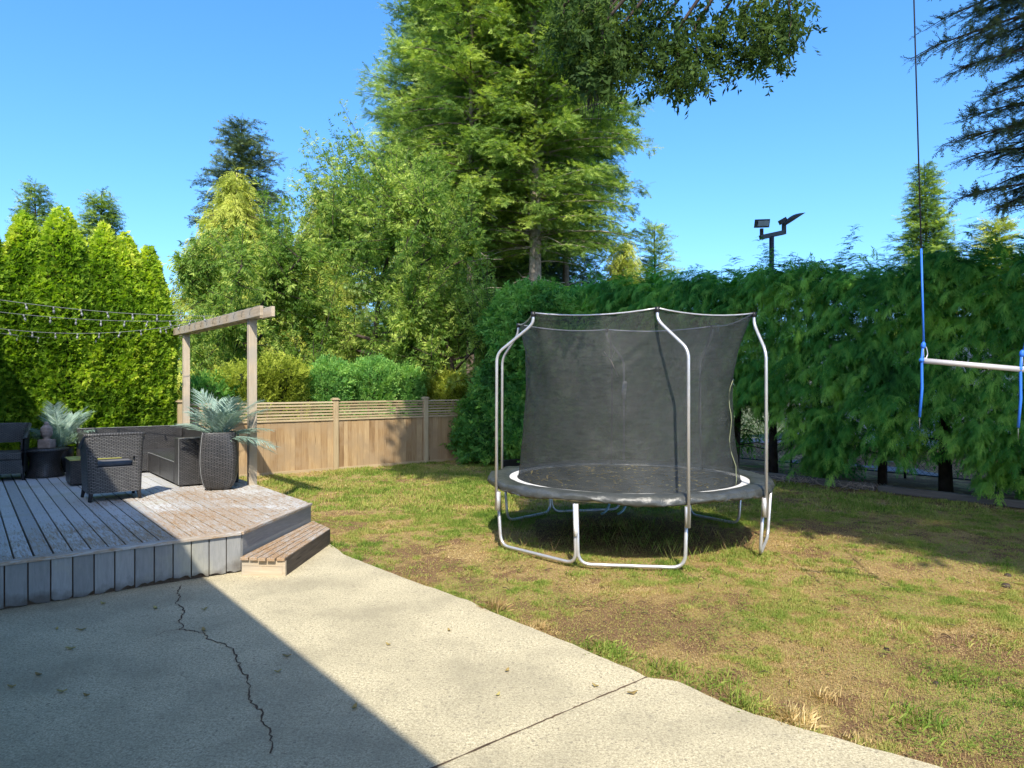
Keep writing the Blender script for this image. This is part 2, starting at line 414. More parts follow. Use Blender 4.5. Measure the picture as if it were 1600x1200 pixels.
def T_broad(seed=0, k=9, droop=.5, w=.34, ln=.5):
    r = random.Random(seed); o = []
    for i in range(k):
        t = i/(k-1); a = r.uniform(-1.3, 1.3); x = .08+.85*t
        l = ln*r.uniform(.7, 1.15); d = np.array([math.cos(a)*.6, (1 if i % 2 else -1)*abs(math.sin(a))*.9+r.uniform(-.2, .2), -droop*r.uniform(.3, 1.4)])
        d = d/np.linalg.norm(d)*l
        up = np.array([r.uniform(-.5, .5), r.uniform(-.5, .5), 1.]); up /= np.linalg.norm(up)
        o += leafq((x, 0, 0), d, l*w, up, -.02, .42)
    return tmpl(o)
TS = {'fir': [T_fir(7, s, .062) for s in range(6)], 'cedar': [T_cedar(6, s) for s in range(4)], 'cedarh': [T_cedar(8, s+9, .55) for s in range(5)],
      'thuja': [T_thuja(s) for s in range(5)], 'broad': [T_broad(s) for s in range(6)], 'cherry': [T_broad(s+20, 10, 1.0, .27, .42) for s in range(6)],
      'small': [T_broad(s+40, 7, .1, .5, .38) for s in range(5)]}
def norm(a): return a/np.maximum(np.linalg.norm(a, axis=-1, keepdims=True), 1e-9)
class Fol:
    """collects twig instances and bakes them into one mesh"""
    def __init__(s, kind): s.kind = kind; s.P = []; s.D = []; s.U = []; s.S = []; s.T = []
    def add(s, pos, d, up, size, tint=None):
        pos = np.atleast_2d(pos); n = len(pos)
        d = np.broadcast_to(d, (n, 3)); up = np.broadcast_to(up, (n, 3)); size = np.broadcast_to(size, (n,))
        t = RNG.random(n) if tint is None else np.broadcast_to(tint, (n,))
        s.P.append(pos); s.D.append(d); s.U.append(up); s.S.append(size); s.T.append(t)
    def count(s): return sum(len(p) for p in s.P)
    def build(s, name, mat, parent=None):
        P = np.concatenate(s.P); D = norm(np.concatenate(s.D)); U = np.concatenate(s.U); S = np.concatenate(s.S); Ti = np.concatenate(s.T)
        Yv = norm(np.cross(U, D)); Z = np.cross(D, Yv)
        tm = TS[s.kind]; which = RNG.integers(0, len(tm), len(P)); VS = []; TT = []
        for k, T in enumerate(tm):
            m = which == k
            if not m.any(): continue
            v = (T[None, :, 0, None]*D[m][:, None]+T[None, :, 1, None]*Yv[m][:, None]+T[None, :, 2, None]*Z[m][:, None])*S[m][:, None, None]+P[m][:, None]
            VS.append(v.reshape(-1, 3)); TT.append(np.repeat(np.clip(Ti[m], 0, 1), T.shape[0]))
        V = np.concatenate(VS).astype(np.float32); TT = np.concatenate(TT).astype(np.float32)
        return quads(name, V, TT, mat, parent)
def quads(name, V, tint, mat, parent=None, k=4):
    nq = len(V)//k; me = bpy.data.meshes.new(name)
    me.vertices.add(len(V)); me.vertices.foreach_set('co', V.astype(np.float32).ravel())
    me.loops.add(nq*k); me.loops.foreach_set('vertex_index', np.arange(nq*k, dtype=np.int32))
    me.polygons.add(nq); me.polygons.foreach_set('loop_start', np.arange(0, nq*k, k, dtype=np.int32))
    at = me.attributes.new('tint', 'FLOAT', 'POINT'); at.data.foreach_set('value', tint.astype(np.float32))
    me.materials.append(mat); me.update(calc_edges=True)
    return link(name, me, parent)

def trunk_path(x, y, H, lean=(0, 0), wob=.15, n=10, z0=-.1):
    t = np.linspace(0, 1, n); px = x+lean[0]*t+wob*np.sin(t*5+x)*t; py = y+lean[1]*t+wob*np.cos(t*4+y)*t
    return np.stack([px, py, z0+(H-z0)*t], 1)

TOT = []
def conifer(name, label, x, y, H, R, z0, mat, bark, group=None, kind='fir', nb=150, tw=.55, p=.8, droop=.25, rise=.15,
            tr=.25, dens=1.0, lat=.5, hang=0.0, minL=.25, sides=None, lean=(0, 0), tex=.22, cat='tree', gap=0.0, seed=1, upj=.5, vjit=.07):
    rg = np.random.default_rng(seed+int(abs(x)*100))
    e = thing(name, label, cat, (x, y, 0), group)
    tp = trunk_path(x, y, H, lean, .12*tr*4); tb = MB(); tb.tube(tp, np.linspace(tr, .015, len(tp)), 9)
    fo = Fol(kind); ga = rg.uniform(0, 6.28)
    for i in range(nb):
        t = ((i+rg.uniform(0, 1))/nb)**.85
        z = z0+(H-z0)*t*.99
        if gap and rg.random() < gap: continue
        az = ga+i*2.39996+rg.normal(0, .3)
        Lb = (R*(1-t)**p)*rg.uniform(.62, 1.12)+minL*rg.uniform(.6, 1.2)
        if sides is not None: Lb *= sides(az, t)
        if Lb < .15: continue
        bx = np.interp(z, tp[:, 2], tp[:, 0]); by = np.interp(z, tp[:, 2], tp[:, 1])
        dh = np.array([math.cos(az), math.sin(az), 0]); side = np.array([-dh[1], dh[0], 0])
        ns = max(3, int(Lb/(tw*.26)*dens)); s = np.linspace(.12, 1, ns)+rg.normal(0, .015, ns)
        el = rise*(.3+1.3*t)
        bz = z+Lb*(el*s*1.6-droop*s*s*1.4)+rg.normal(0, .03)
        pos = np.stack([bx+dh[0]*Lb*s, by+dh[1]*Lb*s, bz], 1)
        slope = (el*1.6-2.8*droop*s)
        dirn = norm(dh[None]+np.array([0, 0, 1.])[None]*slope[:, None])
        if Lb > .6:
            k = np.linspace(0, 1, 4); zz = z+Lb*(el*k*1.6-droop*k*k*1.4)
            tb.tube(np.stack([bx+dh[0]*Lb*k, by+dh[1]*Lb*k, zz], 1), np.linspace(min(.05, .015+.012*Lb), .006, 4), 4, caps=False)
        bt = rg.uniform(.1, .9)
        for sg in (-1, 1, 0):
            w = lat*(1.12-s)*Lb*.9
            jit = rg.normal(0, .34, (ns, 3)); vj = rg.normal(0, vjit, (ns, 3))*[.6, .6, 1]
            if sg:
                d = dirn*.75+side[None]*sg*rg.uniform(.6, 1.1, ns)[:, None]+jit-np.array([0, 0, 1.])*(hang*rg.uniform(.4, 1.6, ns))[:, None]
                for q in (0., .55):
                    off = side[None]*sg*(w*q*rg.uniform(.5, 1.1, ns))[:, None]+dirn*(w*q*.5)[:, None]
                    off[:, 2] -= hang*w*q*.5
                    ok = (w*q > tw*.2) | (q == 0)
                    fo.add((pos+off+vj)[ok], d[ok], norm(rg.normal(0, upj, (ns, 3))+[0, -.25, 1.])[ok], (tw*rg.uniform(.55, 1.1, ns))[ok], np.clip(bt+rg.normal(0, tex, ns), 0, 1)[ok])
            else:
                fo.add(pos+vj, dirn+jit-np.array([0, 0, 1.])*hang*.6, norm(rg.normal(0, upj, (ns, 3))+[0, -.25, 1.]), tw*rg.uniform(.6, 1., ns), np.clip(bt+rg.normal(0, tex, ns), 0, 1))
    TOT.append((name, fo.count()))
    # leader
    zt = np.linspace(H*.9, H, 8); fo.add(np.stack([np.interp(zt, tp[:, 2], tp[:, 0]), np.interp(zt, tp[:, 2], tp[:, 1]), zt], 1), norm(rg.normal(0, .4, (8, 3))+[0, 0, 1.2]), (1, 0, 0), tw*.6)
    tb.build('trunk', bark, e); fo.build('crown', mat, e)
    return e, fo.count()

def blob_surface(n, rg, prof):
    """n random points of a solid of revolution, prof(t)->radius; returns (unit xy dir, t)"""
    t = rg.random(n*3); r = prof(t); keep = rg.random(n*3) < r/r.max(); t = t[keep][:n]
    a = rg.random(len(t))*2*math.pi
    return a, t

def column(name, label, x, y, H, R, mat, kind='thuja', group=None, n=5000, tw=.14, cat='shrub', seed=0, prof=None, z0=.05, bark=None, upw=.8, outw=1.0, bump=.16, depth=.35, bottom=True):
    rg = np.random.default_rng(seed+31)
    e = thing(name, label, cat, (x, y, 0), group)
    prof = prof or (lambda t: R*np.minimum(1, 1.9*(1-t)**.62)*(.8+.2*np.minimum(1, t*5)))
    a, t = blob_surface(n, rg, prof); z = z0+(H-z0)*t
    b = fbm(a*2.2+seed*3, z*1.6, seed+3, 4); b2 = fbm(a*9*R+seed, z*5.5, seed+8, 3)
    r = prof(t)*(1+bump*2*(b-.5))+.16*(b2-.5)*min(1, R*1.6); r = r*(1-depth*rg.random(len(r))**3)
    dh = np.stack([np.cos(a), np.sin(a), np.zeros_like(a)], 1)
    pos = np.stack([x+r*dh[:, 0], y+r*dh[:, 1], z], 1)
    d = dh*outw+rg.normal(0, .45, (len(a), 3)); d[:, 2] += upw
    up = norm(dh*.75+[0, 0, .25]+rg.normal(0, .55, (len(a), 3)))
    fo = Fol(kind); fo.add(pos, d, up, tw*rg.uniform(.6, 1.25, len(a)), np.clip(.5+(b2-.5)*1.2+(b-.5)*.5+rg.normal(0, .22, len(a))+.25*(t > .85), 0, 1))
    tb = MB(); tb.tube([(x, y, -.1), (x, y, H*.5), (x, y, H*.9)], [min(.08, R*.2), min(.05, R*.12), .01], 7)
    # dense inner wood and dead twigs that stop light passing straight through
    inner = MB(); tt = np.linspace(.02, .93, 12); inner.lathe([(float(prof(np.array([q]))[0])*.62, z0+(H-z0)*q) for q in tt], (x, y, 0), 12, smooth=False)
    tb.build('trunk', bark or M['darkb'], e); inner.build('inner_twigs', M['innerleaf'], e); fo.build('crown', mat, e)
    return e
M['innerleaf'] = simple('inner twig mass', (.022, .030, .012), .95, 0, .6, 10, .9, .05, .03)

def broadtree(name, label, x, y, H, R, z0, mat, bark, kind='cherry', shoots=90, tw=.42, tr=.16, group=None, cat='tree', seed=5, crown=None, per=13, leaders=()):
    """spreading tree: limbs, then long leafy shoots growing up and out of them"""
    rg = np.random.default_rng(seed); e = thing(name, label, cat, (x, y, 0), group)
    tb = MB(); fo = Fol(kind)
    tp = trunk_path(x, y, H*.6, (0, 0), .2, 6); tb.tube(tp, np.linspace(tr, tr*.4, len(tp)), 8)
    limbs = []
    for i in range(12):
        az = i*2.4+rg.normal(0, .2); t = rg.uniform(.25, 1.0); b = np.array([np.interp(t, np.linspace(0, 1, 6), tp[:, k]) for k in range(3)])
        ln = R*rg.uniform(.55, .95); up = rg.uniform(.3, .9)
        q = np.linspace(0, 1, 6); pts = b[None]+np.stack([np.cos(az+q*.3)*ln*q, np.sin(az+q*.3)*ln*q, ln*up*q**1.2], 1)
        tb.tube(pts, np.linspace(tr*.42, .02, 6), 6, caps=False); limbs.append(pts)
    def shoot(b, d, ln, n):
        q = np.linspace(0, 1, n); bend = rg.normal(0, .25, 3)
        pts = b[None]+d[None]*(ln*q)[:, None]+bend[None]*(q**2)[:, None]*ln*.35
        tb.tube(pts[::3], np.linspace(.012, .004, len(pts[::3])), 4, caps=False)
        m = n; dd = norm(rg.normal(0, .8, (m, 3))+d[None]*.5); tn = rg.uniform(.15, .85)
        fo.add(pts, dd, norm(rg.normal(0, .6, (m, 3))+[0, -.2, 1]), tw*rg.uniform(.7, 1.15, m)*(1.05-.35*q), np.clip(tn+rg.normal(0, .25, m), 0, 1))
    for i in range(shoots):
        # aim at points spread through the crown envelope, rooted on the nearest limb
        a = rg.uniform(0, 6.28); rr = R*math.sqrt(rg.uniform(.03, 1)); hz = z0+(H-z0)*rg.random()**.9
        k = math.sqrt(max(.05, 1-((hz-(z0+H)/2)/((H-z0)/2))**2*.75))
        tip = np.array([x+math.cos(a)*rr*k, y+math.sin(a)*rr*k, hz])
        lp = np.concatenate(limbs); b = lp[np.argmin(np.linalg.norm(lp-tip, axis=1)+rg.uniform(0, .5, len(lp)))]
        d = tip-b; ln = np.linalg.norm(d)
        if ln < .4: d = np.array([0, 0, 1.]); ln = .6
        d = norm(d+np.array([0, 0, .25])*ln); shoot(b, d, min(ln, 3.2)*1.05, max(6, int(per*ln/1.6)))
    for (lx, ly, lz0, lz1) in leaders:
        b = np.array([lx, ly, lz0]); shoot(b, norm(np.array([rg.normal(0, .06), 0, 1.])), lz1-lz0, int((lz1-lz0)/.07))
    tb.build('trunk', bark, e); fo.build('crown', mat, e); return e, fo.count()
# ================================================================== THE SETTING
# ---- patio
edge = [(512,846),(535,865.5),(580,883),(654,911),(724,935.5),(780,960),(836,983),(885,1002),(937,1026.5),(983,1044),(1011,1058),(1060,1065),(1075,1072),(1134,1100),(1180,1117),(1225,1131)]
PE = [G(*p)[:2] for p in edge]
PE2 = [(-2.6, 8.3), (-2.12, 8.05)]+PE+[(1.95, 3.35), (2.9, 2.7), (4.4, 2.0), (6.5, 1.2)]
pe = np.array(PE2)
def patio_side(x, y):
    """>0 on the lawn, <0 on the slab; distance to the slab edge in metres"""
    x = np.asarray(x, float); y = np.asarray(y, float); best = np.full(x.shape, 1e9); sg = np.zeros(x.shape)
    for i in range(len(pe)-1):
        a, b = pe[i], pe[i+1]; d = b-a; L2 = d@d
        t = np.clip(((x-a[0])*d[0]+(y-a[1])*d[1])/L2, 0, 1)
        dx = x-a[0]-t*d[0]; dy = y-a[1]-t*d[1]; ds = np.hypot(dx, dy); cr = d[0]*(y-a[1])-d[1]*(x-a[0])
        m = ds < best-1e-9; best = np.where(m, ds, best); sg = np.where(m, np.sign(cr), sg)
    return best*np.where(sg == 0, 1, sg)
mb = MB()
dense = []
for i in range(len(PE2)-1):
    a, b = np.array(PE2[i]), np.array(PE2[i+1]); n = max(1, int(np.linalg.norm(b-a)/.06))
    for k in range(n):
        p = a+(b-a)*k/n; dense.append((p[0]+.02*(fbm(p[0]*7, p[1]*7, 2)-.5), p[1]+.05*(fbm(p[0]*5, p[1]*5, 3)-.5)))
poly = [(-14, -9), (9, -9), (9, .5)]+dense[::-1]+[L(.4, 1.2)[:2], L(-4, 1.2)[:2], (-14, 6)]
mb.prism(poly, -.12, 0.0)
patio = mb.build('patio', M['concrete']); tag(patio, kind='structure')
# control joint and the wandering crack, cut as thin dark fillets
def ribbon(pts, w, z, name, mat, parent, jit=0.0, sub=1):
    p = [np.array(q) for q in pts]; q = []
    for i in range(len(p)-1):
        for k in range(sub): q.append(p[i]+(p[i+1]-p[i])*k/sub+(np.array([random.uniform(-jit, jit), random.uniform(-jit, jit)]) if k else 0))
    q.append(p[-1]); m = MB(); P = []
    for i, c in enumerate(q):
        a = q[max(0, i-1)]; b = q[min(len(q)-1, i+1)]; d = (b-a)/max(1e-6, np.linalg.norm(b-a)); nn = np.array([-d[1], d[0]])
        ww = w*random.uniform(.35, 1.3); P.append([(c[0]-nn[0]*ww/2, c[1]-nn[1]*ww/2, z), (c[0]+nn[0]*ww/2, c[1]+nn[1]*ww/2, z)])
    m.surf(P, smooth=False, flip=True); return m.build(name, mat, parent)
crk = [(840,400),(825,430),(835,450),(812,480),(850,505),(855,525),(840,540),(830,570),(850,590),(832,606),(900,610),(950,625),(960,650),(1040,670),(1080,700),(1090,740),(1115,760),(1110,780),(1145,830),(1160,870),(1150,930),(1190,965),(1215,1000),(1222,1045),(1260,1100),(1250,1180)]
ribbon([G(x*.3375, 780+y*.3375)[:2] for x, y in crk], .011, .0035, 'crack', M['soil'], patio, .012, 5)
ribbon([G(x*.3375, 780+y*.3375)[:2] for x, y in [(832,606),(760,615),(720,635),(650,655)]], .005, .0035, 'crack', M['soil'], patio, .01, 5)
jp = [G(1011, 1058)[:2], G(835, 1133)[:2]]; jd = (np.array(jp[1])-np.array(jp[0]))
ribbon([jp[0], jp[1], tuple(np.array(jp[1])+jd*2.5)], .012, .0035, 'joint', M['soil'], patio, .004, 30)

# ---- lawn: green and dirt vary over the ground
def lawn_fields(x, y):
    ps = patio_side(x, y); rel = np.stack([x-A0[0], y-A0[1]], -1); v = rel@VX; u = rel@UX
    n1 = fbm(x*.75, y*.75, 1, 4); n2 = fbm(x*2.6, y*2.6, 5, 4)
    g = (n1-.5)*1.1+(n2-.5)*1.7+(fbm(x*7, y*7, 15, 3)-.5)*2.0+.15
    g = g+.42*np.clip((y-8.0)/3, 0, 1)+.30*np.exp(-((x-.4)**2/1.6+(y-6.0)**2/1.1))-.22*np.clip((x-1.2)/2, 0, 1)*np.clip((8.5-y)/1.5, 0, 1)
    g = g-.35*np.exp(-((x+2.6)**2/1.2+(y-10.4)**2/1.6))
    d = (fbm(x*.9+9, y*.9+3, 9, 4)-.5)*1.5+.20+(fbm(x*3.4, y*3.4, 12, 3)-.5)*1.2+(fbm(x*9, y*9, 18, 2)-.5)*1.3
    d = d+.30*np.exp(-np.clip(ps, 0, 9)/.5)*(.7+.7*fbm(x*1.3, y*1.3, 44, 2))+.28*np.exp(-((x-.75)**2/.9+(y-5.4)**2/.35))
    r = np.hypot(x-1.35, y-8.7); d = d+.75*np.clip((1.55-r)/.5, 0, 1)*(x > .3); g = g-.6*np.clip((1.5-r)/.5, 0, 1)*(x > .3)
    d = d+.55*np.clip((v-9.6)/.8, 0, 1); g = g-.5*np.clip((v-9.7)/.6, 0, 1)
    d = d-.28*np.clip((y-9.5)/2, 0, 1)*(v < 9.4)
    return g, d
nx, ny = 300, 300
gx = np.linspace(-9, 13, nx); gy = np.concatenate([np.linspace(-3, 22, ny)])
XX, YY = np.meshgrid(gx, gy); gz = -.035+.03*(fbm(XX*.6, YY*.6, 4)-.5)+.012*(fbm(XX*4, YY*4, 6)-.5)
g_, d_ = lawn_fields(XX.ravel(), YY.ravel())
ps_ = patio_side(XX.ravel(), YY.ravel()).reshape(XX.shape)
gz = np.where(ps_ < .0, np.minimum(gz, -.06), gz)
me = bpy.data.meshes.new('lawn'); V = np.stack([XX.ravel(), YY.ravel(), gz.ravel()], 1)
idx = np.arange(nx*ny).reshape(ny, nx); Q = np.stack([idx[:-1, :-1], idx[:-1, 1:], idx[1:, 1:], idx[1:, :-1]], -1).reshape(-1, 4)
me.from_pydata(V.tolist(), [], Q.tolist())
for nm, arr in (('green', g_), ('dirt', d_)): me.attributes.new(nm, 'FLOAT', 'POINT').data.foreach_set('value', arr.astype(np.float32))
me.materials.append(M['lawn']); me.polygons.foreach_set('use_smooth', [True]*len(me.polygons)); me.update()
tag(link('lawn', me), kind='structure')
# the land beyond, to the horizon
mb = MB(); mb.add([(-900, -300, -.16), (900, -300, -.16), (900, 1500, -.16), (-900, 1500, -.16)], [(0, 1, 2, 3)])
M['land'] = simple('meadow', (.10, .12, .04), .95, 0, .4, .6, .3)
tag(mb.build('ground', M['land']), kind='structure')
# street beyond the side hedge
mb = MB(); mb.obox(L(13.2, -20, -.14), list(VX*6)+[0], list(UX*60)+[0], (0, 0, .1))
M['asphalt'] = simple('asphalt', (.20, .20, .215), .9, 0, .2, 9, .3)
tag(mb.build('street', M['asphalt']), kind='structure')

# ---- grass blades
def blades(n, x0, x1, y0, y1, h, w, seed, cond=None, flat=.35):
    rg = np.random.default_rng(seed); x = rg.uniform(x0, x1, n); y = rg.uniform(y0, y1, n)
    k = (np.abs(x) < .80*y+.4) & (patio_side(x, y) > .015); x, y = x[k], y[k]
    rel = np.stack([x-A0[0], y-A0[1]], -1); v = rel@VX; u = rel@UX
    k = ~((v < 1.25) & (u > -.3)) & (v < 10.6) & (u < 7.15); x, y = x[k], y[k]
    g, d = lawn_fields(x, y); c = fbm(x*8, y*8, 21, 2)
    lush = np.clip((g-d*.55+(c-.5)*.9), 0, 1); keep = rg.random(len(x)) < np.clip(.42+lush*1.2-.22*np.clip(d, 0, 1), .25, 1)
    x, y, g, d, lush = x[keep], y[keep], g[keep], d[keep], lush[keep]; n = len(x)
    straw = rg.random(n) < np.clip(.86-lush*.9, .2, .92)
    a = rg.uniform(0, 6.283, n); ln = h*rg.uniform(.5, 1.2, n)*(.65+.6*lush)
    tilt = np.where(straw, rg.uniform(.7, 1.5, n), rg.uniform(.1, .95, n))
    dr = np.stack([np.cos(a)*np.sin(tilt), np.sin(a)*np.sin(tilt), np.cos(tilt)], 1)
    sd = np.stack([-np.sin(a), np.cos(a), 0*a], 1)
    iz = -.035+.03*(fbm(x*.6, y*.6, 4)-.5)+.008
    b = np.stack([x, y, iz], 1); ww = (w*rg.uniform(.6, 1.3, n))[:, None]
    l3 = ln[:, None]; m = b+dr*l3*.55; tp = b+dr*l3-np.array([0, 0, 1.])*l3*.12*np.sin(tilt)[:, None]
    tp[:, 2] = np.maximum(tp[:, 2], b[:, 2]+.002)
    V = np.stack([b-sd*ww*.5, b+sd*ww*.5, m+sd*ww*.4, tp], 1).reshape(-1, 3)
    t = np.where(straw, rg.uniform(.56, .95, n), np.clip(.12+rg.normal(.18, .13, n)+.2*(1-lush), 0, .6))
    return V, np.repeat(t, 4)
parts = [blades(1000000, -4, 5, 3.3, 6.5, .028, .0036, 1), blades(480000, -5, 7.5, 6.5, 10, .034, .006, 2), blades(340000, -8, 11, 10, 17.5, .05, .012, 3)]
def tuft(px, py, n, h, r, straw, seed, w=.006):
    rg = np.random.default_rng(seed); c = G(px, py); x = c[0]+rg.normal(0, r, n); y = c[1]+rg.normal(0, r, n)
    a = rg.uniform(0, 6.283, n); tl = rg.uniform(.1, 1.1, n); ln = h*rg.uniform(.5, 1.2, n)
    dr = np.stack([np.cos(a)*np.sin(tl), np.sin(a)*np.sin(tl), np.cos(tl)], 1); sd = np.stack([-np.sin(a), np.cos(a), 0*a], 1)
    b = np.stack([x, y, 0*x-.035], 1); m = b+dr*(ln*.55)[:, None]; tp = b+dr*ln[:, None]-np.array([0, 0, .25])*ln[:, None]*np.sin(tl)[:, None]
    V = np.stack([b-sd*w/2, b+sd*w/2, m+sd*w*.4, tp], 1).reshape(-1, 3)
    t = rg.uniform(.7, 1, n) if straw else rg.uniform(.05, .5, n)
    return V, np.repeat(t, 4)
for i, a in enumerate([(775,948,160,.13,.035,1),(845,975,70,.09,.03,1),(1165,1093,160,.10,.05,0),(1240,1122,200,.12,.045,1),(940,1008,220,.08,.07,0),(965,1018,160,.08,.06,0),
        (1040,1040,200,.08,.08,0),(560,870,120,.07,.06,0),(590,882,90,.06,.05,0),(1290,1085,80,.09,.04,1),(1180,870,200,.07,.1,0),(900,895,90,.08,.05,0),(795,868,120,.08,.08,0),
        (525,850,150,.09,.07,0),(1120,1060,200,.07,.1,0),(1380,980,240,.06,.14,0),(1560,1000,200,.07,.12,0),(1500,1060,240,.06,.15,0),(1440,1120,260,.08,.1,0)]):
    parts.append(tuft(*a, seed=i))
# tufts lining the slab edge
rg = np.random.default_rng(77)
for i in range(150):
    k = rg.integers(4, len(dense)-2); p = dense[k]
    if p[1] < 3.3: continue
    px, py = 800+F*(p[0]+rg.uniform(-.02, .12))/p[1], 600+F*CH/p[1]; parts.append(tuft(px, py-2, rg.integers(12, 50), rg.uniform(.025, .06), .03, rg.random() < .4, 300+i, .005))
Vg = np.concatenate([p[0] for p in parts]); Tg = np.concatenate([p[1] for p in parts])
tag(quads('grass', Vg, Tg, M['grassblade']), 'short patchy green and straw-coloured grass growing on the lawn', 'grass', kind='stuff')

# ---- clover patches
rg = np.random.default_rng(31); n = 60000; x = rg.uniform(-1, 7, n); y = rg.uniform(3.4, 10.5, n)
k = (np.abs(x) < .78*y) & (patio_side(x, y) > .05) & (fbm(x*1.7+5, y*1.7, 88, 3) > .56) & (fbm(x*6, y*6, 89, 2) > .45); x, y = x[k], y[k]; n = len(x)
V = []; a0 = rg.uniform(0, 6.28, n); base = np.stack([x, y, np.full(n, -.012)+rg.uniform(-.01, .012, n)], 1)
for q in range(3):
    an = a0+q*2.094; dr = np.stack([np.cos(an), np.sin(an), np.full(n, .12)], 1); sd = np.stack([-np.sin(an), np.cos(an), 0*an], 1); s = rg.uniform(.007, .013, n)[:, None]
    V.append(np.stack([base, base+dr*s*.7+sd*s*.5, base+dr*s, base+dr*s*.7-sd*s*.5], 1))
V = np.concatenate(V).reshape(-1, 3); tag(quads('clover', V, np.repeat(rg.uniform(.1, .5, len(V)//4), 4), M['grassblade']), 'tiny clover leaves in green patches of the dry lawn', 'clover', kind='stuff')

# ---- twigs and litter on the lawn, one mass
rg = np.random.default_rng(5); mb = MB()
for i in range(420):
    x = rg.uniform(-1, 7); y = rg.uniform(3.5, 10)
    if abs(x) > .76*y or patio_side(x, y) < .1: continue
    a = rg.uniform(0, 3.14); ln = rg.uniform(.02, .10); mb.tube([(x, y, -.018), (x+math.cos(a)*ln*.5, y+math.sin(a)*ln*.5+.008, -.008), (x+math.cos(a)*ln, y+math.sin(a)*ln, -.016)], rg.uniform(.0012, .003), 4)
tag(mb.build('twig_litter', M['darkb']), 'thin brown twigs and litter scattered across the dry lawn', 'litter', kind='stuff')

# ================================================================== DECK
ZD = .385
deck = thing('deck', 'raised grey wooden deck with peeling paint and vertical skirting boards', 'deck', L(0, 0, 0))
CUT = 1.16
mb = MB(); rg = np.random.default_rng(3); sp = .1335; v = -9.9; 
def right_u(vv): return max(.05, vv+.06)
while v < CUT-.02:
    v1 = min(v+.1215, CUT-.005); ua = right_u((v+v1)/2) if v1 > 0.0 else .085
    if v1 > 0.0:
        ua0 = max(.085, v+.10); ua1 = max(.085, v1+.10)
    else: ua0 = ua1 = .085
    t = rg.random(); z1 = ZD+rg.uniform(-.0015, .0015)
    P = [L(v, ua0, ZD-.035), L(v1, ua1, ZD-.035), L(v1, 7.0, ZD-.035), L(v, 7.0, ZD-.035)]
    T = [(p[0], p[1], z1) for p in P]
    uvs = []
    w = v1-v
    uvs = [[(0,0),(7,0),(7,w),(0,w)]]*0
    mb.add(P+T, [(0,3,2,1), (4,5,6,7), (0,1,5,4), (1,2,6,5), (2,3,7,6), (3,0,4,7)],
           [[(0,0),(7,0),(7,w),(0,w)], [(ua0,v),(ua1,v1),(7,v1),(7,v)], [(0,0),(w,0),(w,.03),(0,.03)], [(0,0),(7,0),(7,.03),(0,.03)], [(0,0),(w,0),(w,.03),(0,.03)], [(0,0),(7,0),(7,.03),(0,.03)]], t)
    v += sp+rg.uniform(-.0035, .0035)
mb.build('decking', M['deck'], deck, bevel=.004)
# edge boards (nosing) round the deck
def board(m, p, q, w, h, z, tint, off=0):
    """flat board from p to q (yard coords), lying at height z; width w to the left of pq"""
    p = np.array(L(*p)[:2]); q = np.array(L(*q)[:2]); d = q-p; n = np.array([-d[1], d[0]])/np.linalg.norm(d)
    o = p-n*off; m.obox((o[0], o[1], z-h), (d[0], d[1], 0), (n[0]*w, n[1]*w, 0), (0, 0, h), tint)
mb = MB()
board(mb, (-9.9, 0), (-.005, 0), .085, .032, ZD+.003, .3, .02); 
board(mb, (.003, 0.0), (CUT, CUT-.003), .085, .032, ZD+.004, .7, .02)
mb.build('border_board', M['deck'], deck, bevel=.006)
mb = MB(); v = -3.0
while v < CUT-.05:
    for du_ in (.14, .72, 1.32, 1.92, 2.52):
        for dv_ in (.03, .09):
            uu_ = max(.085, v+.13)+du_; x_, y_, _ = L(v+dv_, uu_); mb.lathe([(.0045, ZD+.0003), (.0045, ZD+.0022), (0, ZD+.0022)], (x_, y_, 0), 6, smooth=False)
    v += sp
so = mb.build('screws', M['black'], deck); so['kind'] = 'stuff'
# skirting boards, each with its own ragged rotten foot
mb = MB(); v = -9.9; 
while v < -.02:
    v1 = min(v+.150, -.002); t = rg.random()
    n = 7; foot = [max(.004, .012+.05*(fbm(np.array(v*3+k*.4), np.array(1.), 4, 2)-.35)*(1.3 if -1.8 < v < -.4 else .5)) for k in range(n)]
    top = ZD-.031; P = []; 
    for zz in ('b', 't'):
        for k in range(n):
            vv = v+.003+(v1-v-.006)*k/(n-1); P.append(L(vv, .005, float(foot[k]) if zz == 'b' else top))
    Pb = [tuple(np.array(p)+np.array([*(UX*.02), 0])) for p in P]
    fs = [(k, k+1, n+k+1, n+k) for k in range(n-1)]+[(2*n+k+1, 2*n+k, 3*n+k, 3*n+k+1) for k in range(n-1)]+[(k, 2*n+k, 2*n+k+1, k+1) for k in range(n-1)]
    fs += [(0, n, 3*n, 2*n), (n-1, 3*n-1, 4*n-1, 2*n-1)]
    mb.add(P+Pb, fs, [[(P2[2]*1, P2[0]*1) for P2 in [(P+Pb)[i] for i in f]] for f in fs], t); v += .155
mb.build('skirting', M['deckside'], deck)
mb = MB(); mb.vbox(-9.9, -.03, .04, .06, .0, ZD-.04, .5); 
mb.build('joist', M['soil'], deck)
mb = MB(); a = np.array(L(.012, .012)[:2]); b = np.array(L(CUT, CUT)[:2]); d = b-a; nn = np.array([-d[1], d[0]])/np.linalg.norm(d)
mb.obox((a[0], a[1], -.02), (d[0], d[1], 0), (nn[0]*.025, nn[1]*.025, 0), (0, 0, ZD-.012), .4)
p = L(CUT-.02, CUT+.03); mb.obox(L(CUT-.035, CUT+.02, -.05), list(VX*.03)+[0], list(UX*5.8)+[0], (0, 0, ZD+.012), .6)
mb.build('fascia_board', M['deckside'], deck)
